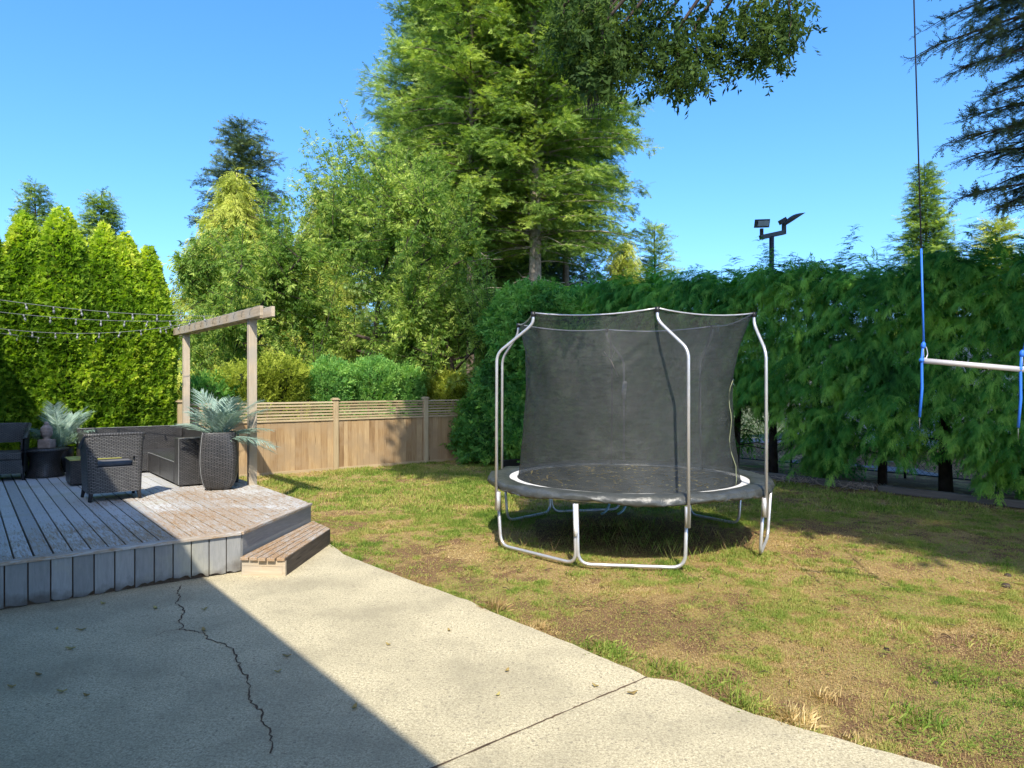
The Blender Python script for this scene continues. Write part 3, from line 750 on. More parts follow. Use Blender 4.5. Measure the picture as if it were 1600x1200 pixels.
# step
st = thing('wooden_step', 'low weathered wooden step with bare plank tread beside the deck corner', 'step', (-2.3, 7.2, 0))
q = [np.array(p) for p in [(-2.555, 6.62), (-2.12, 6.58), (-2.045, 7.92), (-2.37, 8.38)]]
mb = MB(); NB = 5
for k in range(NB):
    s0, s1 = k/NB+.012, (k+1)/NB-.012
    a0 = q[0]+(q[1]-q[0])*s0; a1 = q[0]+(q[1]-q[0])*s1; b0 = q[3]+(q[2]-q[3])*s0; b1 = q[3]+(q[2]-q[3])*s1
    ov = random.uniform(.0, .03); dd = (b0-a0)/np.linalg.norm(b0-a0); a0 = a0-dd*(ov+.005); a1 = a1-dd*(ov+.005)
    P = [(*a0, .145), (*a1, .145), (*b1, .145), (*b0, .145), (*a0, .175), (*a1, .175), (*b1, .175), (*b0, .175)]
    ln = 1.7; w = .08; U = [(0,0),(0,w),(ln,w),(ln,0)]
    mb.add(P, [(0,3,2,1), (4,5,6,7), (0,1,5,4), (1,2,6,5), (2,3,7,6), (3,0,4,7)], [U, U, U, [(0,0),(ln,0),(ln,.03),(0,.03)], U, [(0,0),(ln,0),(ln,.03),(0,.03)]], random.random())
mb.build('tread', M['step'], st, bevel=.004)
M['stepside'] = wood_mat('rotten step side', (.055, .042, .032), (.13, .10, .075), (.30, .26, .21), None, (1.5, 16, 16))
mb = MB()
def wallb(m, a, b, z0, z1, th, t):
    a = np.array(a); b = np.array(b); d = b-a; n = np.array([d[1], -d[0]])/np.linalg.norm(d)
    m.obox((a[0]-n[0]*th, a[1]-n[1]*th, z0), (d[0], d[1], 0), (n[0]*th, n[1]*th, 0), (0, 0, z1-z0), t)
wallb(mb, q[1]+[.0, .01], q[2], .0, .165, .03, .2); wallb(mb, q[2], q[3], 0, .143, .03, .3)
mb.build('riser', M['stepside'], st)
mb = MB(); wallb(mb, q[0]+[.01, .012], q[1]+[-.032, .012], 0, .085, .028, .75); wallb(mb, q[0]+[.01, .014], q[1]+[-.032, .014], .088, .142, .028, .5); wallb(mb, q[1]+[-.03, .01], q[1]+[0, .008], 0, .143, .03, .6)
mb.build('side_panel', M['post'], st)

# ================================================================== PERGOLA FRAME AND LIGHTS
pg = thing('pergola_frame', 'open weathered timber frame of two posts and one beam on the deck', 'pergola', L(1.12, 5, 0))
for uu in (3.19, 6.9):
    mb = MB(); z0 = ZD if uu < 7 else -.1; mb.obox(L(1.065, uu-.05, ZD-.35 if uu > 5 else ZD-.02), (0, 0, 2.71-ZD+(.35 if uu > 5 else .02)), list(VX*.11)+[0], list(UX*.10)+[0], random.random())
    mb.build('post', M['post'], pg, bevel=.006)
mb = MB(); mb.obox(L(1.02, 2.55, 2.71), list(UX*5.25)+[0], list(VX*.045)+[0], (0, 0, .135), .3); mb.obox(L(1.165, 2.52, 2.708), list(UX*5.2)+[0], list(VX*.045)+[0], (0, 0, .138), .8)
mb.obox(L(1.068, 2.9, 2.712), list(UX*4.4)+[0], list(VX*.095)+[0], (0, 0, .05), .5)
mb.build('beam', M['post'], pg, bevel=.005)
def lightstring(u0, v1, u1, z1, sag, n, label, seed):
    rg = np.random.default_rng(seed); a = np.array(L(1.0, u0, 2.86)); b = np.array(L(v1, u1, z1))
    s = thing('string_light', label, 'string light', tuple(a), 'string lights strung from the pergola beam')
    t = np.linspace(0, 1, 60); P = a[None]*(1-t)[:, None]+b[None]*t[:, None]; P[:, 2] -= sag*4*t*(1-t)
    m = MB(); m.tube(P, .0045, 5); m.build('cable', M['cable'], s)
    for k in range(n):
        tt = (k+.5)/n; p = a*(1-tt)+b*tt; p[2] -= sag*4*tt*(1-tt); sw = rg.uniform(-.35, .35, 2)
        q = [p+np.array([sw[0]*h, sw[1]*h, -h]) for h in (0, .022, .04)]
        m = MB(); m.tube(q, .011, 6); m.build('socket', M['cable'], s)
        q = [p+np.array([sw[0]*h, sw[1]*h, -h]) for h in (.04, .052, .07, .088, .095)]
        m = MB(); m.tube(q, [.008, .014, .017, .010, .002], 8); m.build('bulb', M['bulb'], s)
lightstring(7.3, -3.2, 7.1, 3.02, .36, 15, 'lowest strand of clear-bulb string lights, running from the far end of the pergola beam', 1)
lightstring(6.2, -3.2, 6.3, 2.95, .30, 14, 'sagging strand of string lights leaving the middle of the pergola beam', 2)
lightstring(5.4, -3.2, 5.1, 3.00, .16, 13, 'flatter strand of string lights just under the topmost strand', 3)
lightstring(4.6, -3.2, 5.0, 3.18, .14, 13, 'topmost strand of clear-bulb string lights before the hedge', 4)
# cord wound along the beam
mb = MB(); P = []
for k in range(160):
    t = k/159; c = np.array(L(1.115, 2.75+4.7*t, 2.78)); a = t*2*math.pi*13
    P.append(c+np.array([*(VX*math.cos(a)*.115), math.sin(a)*.085+.01]))
mb.tube(P, .003, 4); tag(mb.build('wound_cord', M['cable']), 'thin grey light cord wound round the pergola beam', 'cord')

# ================================================================== FURNITURE
def local(o, f): return None
def make_chair(label):
    """wicker tub chair; +y is forward, origin on the floor under its middle"""
    c = thing('wicker_armchair', label, 'armchair', (0, 0, 0), 'wicker armchairs on the deck')
    def topz(s):   # s 0 back centre .. 1 arm front
        return .80-.02*s*s-.17*max(0, (s-.45)/.55)**1.1
    # shell: back and both arms in one curved wall, outer and inner skin, with the gap cut in the back
    NS = 41; path = []
    for k in range(NS):
        s = -1+2*k/(NS-1); a = abs(s); sg = 1 if s >= 0 else -1
        if a < .36: x = .26*(a/.36); y = -.27-.02*(1-(a/.36)**2)
        elif a < .5: q = (a-.36)/.14*math.pi/2; x = .26+.05*math.sin(q); y = -.27+.05*(1-math.cos(q))
        else: x = .31; y = -.22+.50*((a-.5)/.5)
        path.append((sg*x, y, a))
    def skin(mb, z0f, z1f, ks, th, nz=8):
        for off in (0, th):
            P = []
            for j in range(nz+1):
                row = []
                for k in ks:
                    x, y, a = path[k]; z0, z1 = z0f(a), z1f(a); z = z0+(z1-z0)*j/nz
                    fl = 1+.10*(z/.8)**1.5*(1 if a > .3 else 1); nxv = np.array([x, y*.9]); nxv = nxv/np.linalg.norm(nxv)
                    row.append((x*fl*.93-nxv[0]*off, y*(1+.09*(z/.8)**2)-nxv[1]*off, z))
                P.append(row)
            mb.surf(P, flip=bool(off))
        # close the rims
        for j in (0, nz):
            P = [[], []]
            for i, off in enumerate((0, th)):
                for k in ks:
                    x, y, a = path[k]; z = z0f(a) if j == 0 else z1f(a)
                    fl = 1+.10*(z/.8)**1.5; nxv = np.array([x, y*.9]); nxv = nxv/np.linalg.norm(nxv)
                    P[i].append((x*fl*.93-nxv[0]*off, y*(1+.09*(z/.8)**2)-nxv[1]*off, z))
            mb.surf(P, flip=(j == 0))
    allk = list(range(NS)); mid = [k for k in allk if path[k][2] < .34]; lft = [k for k in allk if k <= mid[0]]; rgt = [k for k in allk if k >= mid[-1]]
    mb = MB(); skin(mb, lambda a: .525, topz, mid, .035); skin(mb, lambda a: .10, lambda a: .405, mid, .035)
    skin(mb, lambda a: .10, topz, lft, .035, 12); skin(mb, lambda a: .10, topz, rgt, .035, 12)
    mb.build('shell', M['wicker'], c)
    mb = MB(); P = [(path[k][0]*(1.02+.0), path[k][1]*1.045, topz(path[k][2])+.004) for k in allk]; mb.tube(P, .019, 7)
    mb.build('rim', M['wicker'], c)
    mb = MB(); mb.box(-.262, .262, -.235, .275, .30, .405); mb.build('seat', M['wicker'], c, bevel=.015)
    mb = MB(); mb.box(-.27, .27, .245, .28, .10, .30); mb.build('apron', M['wicker'], c)
    for x, y in ((-.255, -.24), (.255, -.24), (-.27, .25), (.27, .25)):
        mb = MB(); mb.tube([(x*.98, y*1.0, .2), (x, y, .10), (x*1.06, y*1.06, 0)], [.027, .025, .019], 8); mb.build('leg', M['black'], c)
    return c
def put(o, x, y, fwd):
    a = math.atan2(fwd[1], fwd[0])-math.pi/2; o.location = (x, y, ZD+.003); o.rotation_euler = (0, 0, a)
rl = np.array([-5.03, 8.41]); cc = rl+.255*VX+.24*UX
ch = make_chair('grey wicker tub chair seen from behind with a slot in its back, nearest the camera')
ch2 = copy_tree(ch, (0, 0, 0), 0, 'dark wicker armchair at the left edge of the photo beside the round side table')
put(ch, cc[0], cc[1], UX)
f2 = np.array([math.cos(R_(-62)), math.sin(R_(-62))]); put(ch2, -7.56, 10.45, f2)
# cushion on the seat with a yellow edge
mb = MB(); o = cc+UX*.02
mb.obox((*(o-VX*.23-UX*.20), ZD+.411), list(VX*.46)+[0], list(UX*.42)+[0], (0, 0, .045)); M['cush'] = simple('grey cushion', (.13, .13, .14), .9, 0, .3, 8, .4)
tag(mb.build('seat_cushion', M['cush'], bevel=.018), 'thin grey cushion lying on the seat of the near wicker chair', 'cushion')

# low coffee table
ct = thing('coffee_table', 'low dark wicker coffee table half hidden behind the near chair', 'table', (-5.9, 10.0, ZD))
mb = MB(); o = np.array([-6.10, 9.72])
mb.obox((*o, ZD+.02), list(VX*.62)+[0], list(UX*.55)+[0], (0, 0, .33)); mb.build('base', M['wickerdk'], ct, bevel=.01)
mb = MB(); mb.obox((*(o-VX*.01-UX*.01), ZD+.352), list(VX*.64)+[0], list(UX*.57)+[0], (0, 0, .012)); M['yglass'] = simple('dusty yellowish glass', (.34, .33, .10), .25, 0, .3, 5, .05)
mb.build('glass_top', M['yglass'], ct)

# sectional sofa
sf = thing('sectional_sofa', 'large L-shaped dark wicker sectional sofa without cushions', 'sofa', L(.4, 5, ZD))
z = ZD
def vb(name, v0, v1, u0, u1, z0, z1, mat='wickerdk', bev=.012):
    m = MB(); m.vbox(v0, v1, u0, u1, z+z0, z+z1); return m.build(name, M[mat], sf, bevel=bev)
vb('seat_platform', .226, .90, 3.78, 5.50, .03, .325)
vb('seat_platform', -.56, .90, 5.503, 6.20, .03, .325)
vb('armrest', .232, .90, 3.50, 3.777, .02, .665)
vb('armrest', -.66, -.563, 5.50, 6.20, .02, .66)
vb('backrest', .903, 1.03, 3.48, 6.33, .02, .70)
vb('backrest', -.66, .90, 6.203, 6.33, .02, .70)
for v0, u0 in ((-.64, 5.52), (.2, 5.52), (.25, 3.52), (.98, 3.52), (-.64, 6.28), (.98, 6.28)):
    m = MB(); m.vbox(v0, v0+.045, u0, u0+.045, z, z+.03); m.build('foot', M['black'], sf)
for v0, v1, u0, u1 in ((.3, .33, 4.62, 4.625),):
    pass
# clip seams between the sofa modules
m = MB(); m.vbox(.222, .2255, 4.63, 4.64, z+.05, z+.32); m.vbox(.222, .2255, 5.36, 5.37, z+.2, z+.28); m.vbox(-.0, .01, 6.1995, 6.2025, z+.34, z+.69); m.build('seam', M['black'], sf)

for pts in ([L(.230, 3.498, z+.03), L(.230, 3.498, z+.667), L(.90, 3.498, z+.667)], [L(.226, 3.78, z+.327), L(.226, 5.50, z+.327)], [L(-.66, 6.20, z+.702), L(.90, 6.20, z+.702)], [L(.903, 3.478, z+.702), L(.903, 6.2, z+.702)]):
    m = MB(); m.tube(pts, .0045, 5, smooth=False); m.build('edge_highlight', M['edge'], sf)  # thin pale tubes put the sofa's edge highlights into colour
# round side table with the carved head
tb = thing('side_table', 'round dark wicker side table with flared foot carrying a stone bust', 'table', (-7.15, 10.78, ZD))
mb = MB(); mb.lathe([(.0, .0), (.255, .0), (.262, .01), (.25, .04), (.215, .13), (.20, .22), (.215, .31), (.262, .385), (.27, .39)], (-7.15, 10.78, ZD+.002), 32); mb.build('pedestal', M['wickerdk'], tb)
mb = MB(); mb.lathe([(0, .385), (.30, .39), (.315, .40), (.318, .415), (.31, .43), (0, .432)], (-7.15, 10.78, ZD+.002), 36); mb.build('table_top', M['wickerdk'], tb)
bx, by, bz = -7.10, 10.74, ZD+.436
bu = thing('stone_bust', 'small pinkish stone head with topknot on a square block on the side table', 'statue', (bx, by, bz))
mb = MB(); mb.box(bx-.098, bx+.098, by-.07, by+.07, bz, bz+.135); mb.build('plinth', M['stone'], bu, bevel=.012)
def head():
    P = []; nz, na = 26, 28
    for i in range(nz):
        t = i/(nz-1); row = []; zz = bz+.13+.235*t
        # profile: neck, jaw, cheek, brow, skull
        r = np.interp(t, [0, .12, .2, .3, .45, .6, .78, .92, 1], [.050, .043, .050, .066, .074, .077, .070, .045, .004])
        for k in range(na):
            a = 2*math.pi*k/na; cx = math.cos(a); cy = math.sin(a); rr = r*(1+.08*abs(cy))
            f = max(0, -cy)    # face looks to -y
            rr += .014*math.exp(-((t-.36)/.05)**2)*math.exp(-(cx/.16)**2)*(f > .5)       # nose
            rr += .006*math.exp(-((t-.22)/.025)**2)*math.exp(-(cx/.35)**2)*(f > .5)      # lips
            rr -= .010*math.exp(-((t-.47)/.035)**2)*math.exp(-((abs(cx)-.38)/.16)**2)*(f > .3)  # eye hollows
            rr += .006*math.exp(-((t-.54)/.03)**2)*(f > .4)                              # brow
            rr += .005*(t > .6)*math.sin(t*90)*math.sin(a*11)*(1-max(0, t-.85)*5)        # curls
            row.append((bx+rr*cx, by+rr*cy*1.05, zz))
        P.append(row)
    return P
mb = MB(); mb.surf(head(), True); mb.build('head', M['stone'], bu)
mb = MB(); mb.lathe([(.03, .345), (.036, .36), (.033, .385), (.018, .402), (.0, .408)], (bx, by, bz), 14); mb.build('topknot', M['stone'], bu)
for sg in (-1, 1):
    mb = MB(); mb.tube([(bx+sg*.074, by, bz+.265), (bx+sg*.082, by+.004, bz+.24), (bx+sg*.078, by, bz+.20), (bx+sg*.066, by, bz+.175)], [.008, .011, .009, .006], 6); mb.build('ear', M['stone'], bu)

# tall planter
px0, py0 = -3.955, 9.50
pl = thing('tall_planter', 'tall dark wicker planter with curved belly holding a palm beside the post', 'planter', (px0, py0, ZD))
mb = MB(); P = []; na = 40
ang0 = R_(20)
for i, (hz, r) in enumerate([(0, .0), (0, .12), (.012, .155), (.05, .185), (.12, .212), (.22, .232), (.36, .243), (.50, .24), (.64, .228), (.755, .214), (.77, .208), (.77, .19), (.70, .19), (.66, .0)]):
    row = []
    for k in range(na):
        a = 2*math.pi*k/na; c_, s_ = math.cos(a), math.sin(a); q = (abs(c_)**5+abs(s_)**5)**(-1/5)
        x, y = r*c_*q*1.02, r*s_*q*.92; row.append((px0+x*math.cos(ang0)-y*math.sin(ang0), py0+x*math.sin(ang0)+y*math.cos(ang0), ZD+.003+hz))
    P.append(row)
mb.surf(P, True); mb.build('pot', M['wickerdk'], pl)
mb = MB(); kk = min(range(na), key=lambda q: P[8][q][1]+.45*P[8][q][0]); mb.tube([np.array(P[i][kk])+[-.003, -.004, 0] for i in range(2, 11)], .004, 5); mb.build('seam', M['edge'], pl)  # pale tube along the seam, its highlight put into the colour
def palm(name, label, cx, cy, cz, n, ln, seed, fix=None):
    rg = np.random.default_rng(seed); e = thing(name, label, 'plant', (cx, cy, cz)); 
    for i in range(n):
        if fix and i < len(fix): az, el, l = fix[i]; az = R_(az); el = R_(el)
        else: az = i*2.4+rg.normal(0, .3); el = R_(rg.uniform(28, 78)); l = ln*rg.uniform(.7, 1.05)
        V = []; T = []; m = MB()
        q = np.linspace(0, 1, 9); dh = np.array([math.cos(az), math.sin(az), 0.])
        P = np.array([cx, cy, cz])+dh[None]*(l*q*math.cos(el)*(1+.25*q))[:, None]+np.array([0, 0, 1.])[None]*(l*(q*math.sin(el)*1.15-.42*q**2.3*(1.15-math.sin(el)*.6)))[:, None]
        tan = norm(np.gradient(P, axis=0)); m.tube(P, np.linspace(.009, .003, 9), 5, tint=.5)
        nl = 52; sd = np.cross(tan, [0, 0, 1.]); sd = norm(sd)
        for k in range(nl):
            s = .13+.87*k/(nl-1); b = np.array([np.interp(s, q, P[:, c]) for c in range(3)]); t_ = np.array([np.interp(s, q, tan[:, c]) for c in range(3)]); s_ = np.array([np.interp(s, q, sd[:, c]) for c in range(3)])
            ll = .27*math.sin(min(1, s*1.5+.18)*math.pi*.62)*(1.1-.72*max(0, s-.5)*2*.8)*l/.7
            for sg in (-1, 1):
                d = t_*rg.uniform(.75, 1.05)+s_*sg*rg.uniform(.6, .85)+np.array([0, 0, rg.uniform(-.38, .08)]); d = d/np.linalg.norm(d)*ll*rg.uniform(.85, 1.1)
                lf = leafq(b, d, .013, np.cross(t_, s_)*-1, 0, .4); V += lf; T += [rg.uniform(.1, 1)]*4
        st = m.build('stalk', M['palm'], e); quads('frond', np.array(V), np.array(T), M['palm'], e)
    return e
palm('potted_palm', 'grey-green feather palm spreading out of the tall wicker planter', px0+.02, py0, ZD+.66, 20, .70, 4,
     [(4, 48, .74), (22, 58, .74), (-12, 16, .66), (172, 52, .60), (155, 68, .78), (190, 38, .56), (200, 60, .6), (85, 74, .6), (260, 66, .52), (300, 62, .5), (-40, 54, .6), (20, 6, .55), (350, 66, .62), (120, 72, .6), (220, 72, .5), (10, 30, .6)])
pot2 = thing('small_pot', 'small dark pot behind the round side table holding the left palm', 'pot', (-7.25, 11.35, ZD))
mb = MB(); mb.lathe([(0, 0), (.13, 0), (.155, .2), (.17, .40), (.15, .40), (.14, .34), (0, .34)], (-7.25, 11.35, ZD+.003), 24); mb.build('pot_body', M['black'], pot2)
palm('potted_palm', 'bluish feather palm behind the stone bust against the bright cedar hedge', -7.25, 11.30, ZD+.36, 16, .78, 9)
# ================================================================== FENCE
fe = thing('cedar_fence', 'cedar board fence with horizontal slat topper along the back of the lawn', 'fence', L(6, 7.2, 0))
rg = np.random.default_rng(8); PV = [1.10]+[1.93+2.215*k for k in range(0, 5)]
for v in PV:
    mb = MB(); mb.obox(L(v-.055, 7.15, -.1), (0, 0, 1.56), list(VX*.11)+[0], list(UX*.1)+[0], rg.random()); o = mb.build('post', M['fencerail'], fe, bevel=.004)
    c = L(v, 7.20); mb = MB(); mb.vbox(v-.078, v+.078, 7.125, 7.273, 1.46, 1.485, .6)
    mb.vbox(v-.055, v+.055, 7.15, 7.25, 1.485, 1.505, .6); mb.build('post_cap', M['fencerail'], fe, bevel=.006)
for a, b in zip(PV[:-1], PV[1:]):
    a += .057; b -= .057; v = a; mb = MB()
    while v < b-.01:
        w = min(rg.choice([.088, .138, .138, .14]), b-v); t = rg.random(); off = rg.uniform(-.003, .003)
        mb.obox(L(v+.0015, 7.19+off, -.02+rg.uniform(0, .02)), (0, 0, 1.055), list(VX*(w-.003))+[0], list(UX*.018)+[0], t); v += w
    mb.build('board_panel', M['fence'], fe)
    mb = MB(); mb.obox(L(a, 7.165, 1.03), list(VX*(b-a))+[0], list(UX*.075)+[0], (0, 0, .04), rg.random()); mb.build('rail', M['fencerail'], fe, bevel=.003); mb = MB(); mb.obox(L(a, 7.165, 1.395), list(VX*(b-a))+[0], list(UX*.07)+[0], (0, 0, .035), rg.random())
    mb.build('top_rail', M['fencerail'], fe, bevel=.003); mb = MB(); mb.obox(L(a, 7.172, -.03), list(VX*(b-a))+[0], list(UX*.016)+[0], (0, 0, .06), rg.random()*.4)
    mb.build('kick_board', M['fencerail'], fe, bevel=.003)
    mb = MB()
    for k in range(5): mb.obox(L(a, 7.185, 1.088+k*.062), list(VX*(b-a))+[0], list(UX*.02)+[0], (0, 0, .036), rg.random())
    for k in range(1, 3): mb.obox(L(a+(b-a)*k/3, 7.207, 1.07), (0, 0, .33), list(VX*.04)+[0], list(UX*.018)+[0], rg.random())
    mb.build('slat_topper', M['fencerail'], fe)
# weed at its foot
wd = G(572, 724); fo = Fol('small'); rg2 = np.random.default_rng(1)
fo.add(np.array([wd[0], wd[1]-.15, 0])+rg2.normal(0, .09, (60, 3))*[1.3, .6, .9]+[0, 0, .12], norm(rg2.normal(0, 1, (60, 3))+[0, 0, .8]), (0, 0, 1), .12)
tag(fo.build('weed', M['bush']), 'small dark green weed growing at the foot of the fence', 'weed')

# ================================================================== TRAMPOLINE
cx, cy = 1.37, 8.42; ZM = .69
tr = thing('trampoline', 'round trampoline with steel frame and tall black safety net on the lawn', 'trampoline', (cx, cy, 0))
def pol(r, a, z): return np.array([cx+r*math.cos(R_(a)), cy+r*math.sin(R_(a)), z])
P = [(r, z) for r, z in [(1.50, ZM-.03)]]
mb = MB(); a = np.linspace(0, 2*math.pi, 65)
mb.tube([(cx+1.56*math.cos(t), cy+1.56*math.sin(t), ZM-.045) for t in a], .021, 7, caps=False); mb.build('frame_ring', M['steel'], tr)
mb = MB(); mb.lathe([(0, ZM-.012), (1.33, ZM-.012), (1.33, ZM-.016), (0, ZM-.016)], (cx, cy, 0), 72, smooth=False); mb.build('jumping_mat', M['mat'], tr)
mb = MB(); mb.lathe([(1.31, ZM-.008), (1.31, ZM+.004), (1.40, ZM+.006), (1.40, ZM-.006)], (cx, cy, 0), 72, smooth=False); mb.build('white_band', M['white'], tr)
# vinyl pad: puffed and wrinkled
mb = MB(); P = []; NA = 220
prof = [(1.395, 0.0), (1.42, .022), (1.50, .032), (1.60, .028), (1.638, .012), (1.652, -.006), (1.653, -.028), (1.645, -.045), (1.632, -.04), (1.60, -.025), (1.42, -.015), (1.395, -.003)]
for j, (r, zz) in enumerate(prof):
    row = []
    for k in range(NA):
        t = 2*math.pi*k/NA; n1 = 1.7*(float(fbm(np.array(t*26+j*.5), np.array(j*.5), 3, 3))-.5); n2 = float(fbm(np.array(t*5), np.array(j*.2), 7, 3))-.5
        w = min(1, max(0, (r-1.45)/.2)); sag = -.025*(1 if j > 4 else 0)*(.5+math.sin(t*7)*.5)
        row.append((cx+(r+w*.045*n1)*math.cos(t), cy+(r+w*.045*n1)*math.sin(t), ZM+zz+.034*w*n1+.016*n2+sag*w))
    P.append(row)
P.append(P[0]); mb.surf(P, True); mb.build('safety_pad', M['pad'], tr)
# poles: foot angle, top angle, top radius
poles = [(281, 273.5, 1.38), (318, 325, 1.5), (45, 33, 1.5), (82, 92, 1.40), (152, 157, 1.40), (205, 218, 1.45)]
ZT = 2.56; tops = []
def smooth_path(pts, r=.08, n=5):
    pts = [np.array(p, float) for p in pts]; out = [pts[0]]
    for i in range(1, len(pts)-1):
        a, b, c = pts[i-1], pts[i], pts[i+1]; ra = min(r, np.linalg.norm(b-a)*.45); rc = min(r, np.linalg.norm(c-b)*.45)
        p0 = b+(a-b)/np.linalg.norm(a-b)*ra; p1 = b+(c-b)/np.linalg.norm(c-b)*rc
        for k in range(n+1):
            t = k/n; out.append((1-t)**2*p0+2*t*(1-t)*b+t*t*p1)
    out.append(pts[-1]); return out
for i, (fa, ta, trad) in enumerate(poles):
    lean = rg.normal(0, .01, 2); b = pol(1.70, fa, .42); m1 = pol(1.695, fa, 2.13); t0 = pol(trad, ta, 2.44); t1 = pol(trad, ta, ZT); tops.append(t1)
    mb = MB(); mb.tube(smooth_path([b, m1, t0, t1], .09), .0168, 9); o = mb.build('pole', M['steel'], tr)
    mb = MB(); mb.tube([t1-[0, 0, .04], t1+[0, 0, .012]], .026, 9); mb.build('pole_cap', M['black'], tr)
# legs: bent tubes on the ground, two uprights each
def legU(a0, a1, label=None):
    p = [pol(1.66, a0, .62), pol(1.64, a0, .0), pol(1.64, a1, .0), pol(1.66, a1, .62)]
    p[1] = pol(1.62, a0, .018); p[2] = pol(1.62, a1, .018)
    mb = MB(); mb.tube(smooth_path(p, .13, 6), .0178, 9); return mb.build('leg', M['steel'], tr)
legU(203, 243); legU(243.8, 281); legU(319, 352); legU(49, 20); legU(84, 120); legU(121, 152)
mb = MB(); mb.tube([pol(1.655, 243.4, .30), pol(1.651, 243.4, .46)], .0205, 9); mb.build('leg_sleeve', M['white'], tr)
for fa, _, _ in poles:
    mb = MB(); mb.tube([pol(1.68, fa, .42), pol(1.68, fa, .62)], .03, 8); mb.build('bracket', M['steel'], tr)
# top line between poles
ordr = sorted(range(6), key=lambda i: poles[i][1]); TP = [tops[i] for i in ordr]; ang = [poles[i][1] for i in ordr]
mb = MB()
for i in range(6):
    a_, b_ = TP[i], TP[(i+1) % 6]; t = np.linspace(0, 1, 10); q = a_[None]*(1-t)[:, None]+b_[None]*t[:, None]; q[:, 2] -= .045*4*t*(1-t); mb.tube(q, .009, 6)
mb.build('top_cord', M['steel'], tr)
# net: hangs from the polygon of tops, pulled in at the waist, spreads to the mat edge
NA = 144; NZ = 26; P = []
def top_pt(deg):
    deg %= 360
    for i in range(6):
        a0 = ang[i]; a1 = ang[(i+1) % 6]; s = (a1-a0) % 360; d = (deg-a0) % 360
        if d <= s+1e-9:
            # intersect ray with chord
            A_, B_ = TP[i][:2]-[cx, cy], TP[(i+1) % 6][:2]-[cx, cy]; dr = np.array([math.cos(R_(deg)), math.sin(R_(deg))]); e = B_-A_
            M2 = np.array([[dr[0], -e[0]], [dr[1], -e[1]]]); r, t = np.linalg.solve(M2, A_); return r, t
netang = np.linspace(0, 360, NA, endpoint=False)
for j in range(NZ+1):
    f = j/NZ; row = []
    for d in netang:
        r, t = top_pt(d); zt = ZT-.045*4*t*(1-t)-.004; z = ZM+.0+(zt-ZM)*f
        rb = 1.30; rm = 1.175+.01*math.sin(R_(d*6))
        rr = rb*(1-f)**2.2*1.0+rm*(1-(1-f)**2.2-f**3.2)+r*f**3.2
        wr = .026*(float(fbm(np.array(d*.16), np.array(f*7)))-.5)*2
        row.append((cx+(rr+wr)*math.cos(R_(d)), cy+(rr+wr)*math.sin(R_(d)), z))
    P.append(row)
mb = MB(); mb.surf(P, True); net = mb.build('safety_net', M['net'], tr)
mb = MB()
for d0, w in ((327, .018),):
    q = []
    for j in range(0, 17):
        f = j/26; k = int(d0/360*NA) % NA; p = np.array(P[j][k]); rad = p[:2]-[cx, cy]; rad /= np.linalg.norm(rad); p[:2] += rad*(.014+.02*math.sin(j*.8)); q.append(p)
    sd = np.array([-math.sin(R_(d0)), math.cos(R_(d0)), 0])
    mb.surf([[tuple(p-sd*w/2), tuple(p+sd*w/2)] for p in q], smooth=True)
mb.build('door_binding', M['yellowstrip'], tr, solid=.004)
# seam tapes and pole sleeves on the net behind each pole
mb = MB()
for i, dd in enumerate((33, 92)):
    q = []
    k = int(dd/360*NA)
    for j in range(0, NZ+1):
        p = np.array(P[j][k]); rad = p[:2]-[cx, cy]; rad /= np.linalg.norm(rad); p[:2] += rad*.006; q.append(p)
    sd = np.array([-math.sin(R_(dd)), math.cos(R_(dd)), 0])*.012; mb.surf([[tuple(p-sd), tuple(p+sd)] for p in q])
mb.build('net_seam', M['black'], tr, solid=.002)
# repair patch, twig caught in the net
p5 = pol(1.69, 82, 1.72); mb = MB(); mb.tube([p5-[0, 0, .14], p5-[0, 0, .02], p5+[0.01, 0, .06], p5+[.02, 0, .12]], [.022, .034, .036, .024], 8); mb.build('tape_wrap', M['white'], tr)
tw = pol(1.17, 96, 2.02); mb = MB()
mb.tube([tw+[.0, -.05, .22], tw+[.10, -.06, .08], tw+[.19, -.05, -.12]], .006, 5); mb.tube([tw+[.09, -.06, .1], tw+[.14, -.06, .22]], .0045, 5); mb.tube([tw+[.05, -.06, .15], tw+[-.02, -.06, .17]], .0045, 5)
tag(mb.build('twig', M['paleb']), 'pale forked twig caught high in the trampoline net', 'twig')
# leaves lying on the mat
V = []; T = []; rg = np.random.default_rng(12)
for i in range(330):
    r = 1.22*math.sqrt(rg.random()); a = rg.uniform(0, 6.28); b = np.array([cx+r*math.cos(a), cy+r*math.sin(a), ZM-.006]); d = rg.normal(0, 1, 3)*[1, 1, .12]; d = d/np.linalg.norm(d)*rg.uniform(.03, .085); d[2] = abs(d[2])
    V += leafq(b, d, .035*rg.uniform(.5, 1.2), (0, 0, 1), .006); T += [rg.random()]*4
tag(quads('leaf_litter', np.array(V), np.array(T), M['straw']), 'scattered small yellow and brown leaves lying on the trampoline mat', 'leaves', kind='stuff')
# long grass uncut beneath it
V = []; T = []
for i in range(1500):
    r = 1.5*math.sqrt(rg.random()); a = rg.uniform(0, 6.28); x, y = cx+r*math.cos(a), cy+r*math.sin(a)+.1
    if fbm(np.array(x*2.5), np.array(y*2.5), 4) < .5: continue
    t = rg.uniform(0, 6.28); h = rg.uniform(.05, .2); V += leafq((x, y, -.04), (math.cos(t)*h*.5, math.sin(t)*h*.5, h), .006, (math.sin(t), -math.cos(t), 0), 0, .4); T += [rg.choice([.2, .3, .8])]*4
tag(quads('long_grass', np.array(V), np.array(T), M['grassblade']), 'long uncut grass in the shade under the trampoline', 'grass', kind='stuff')
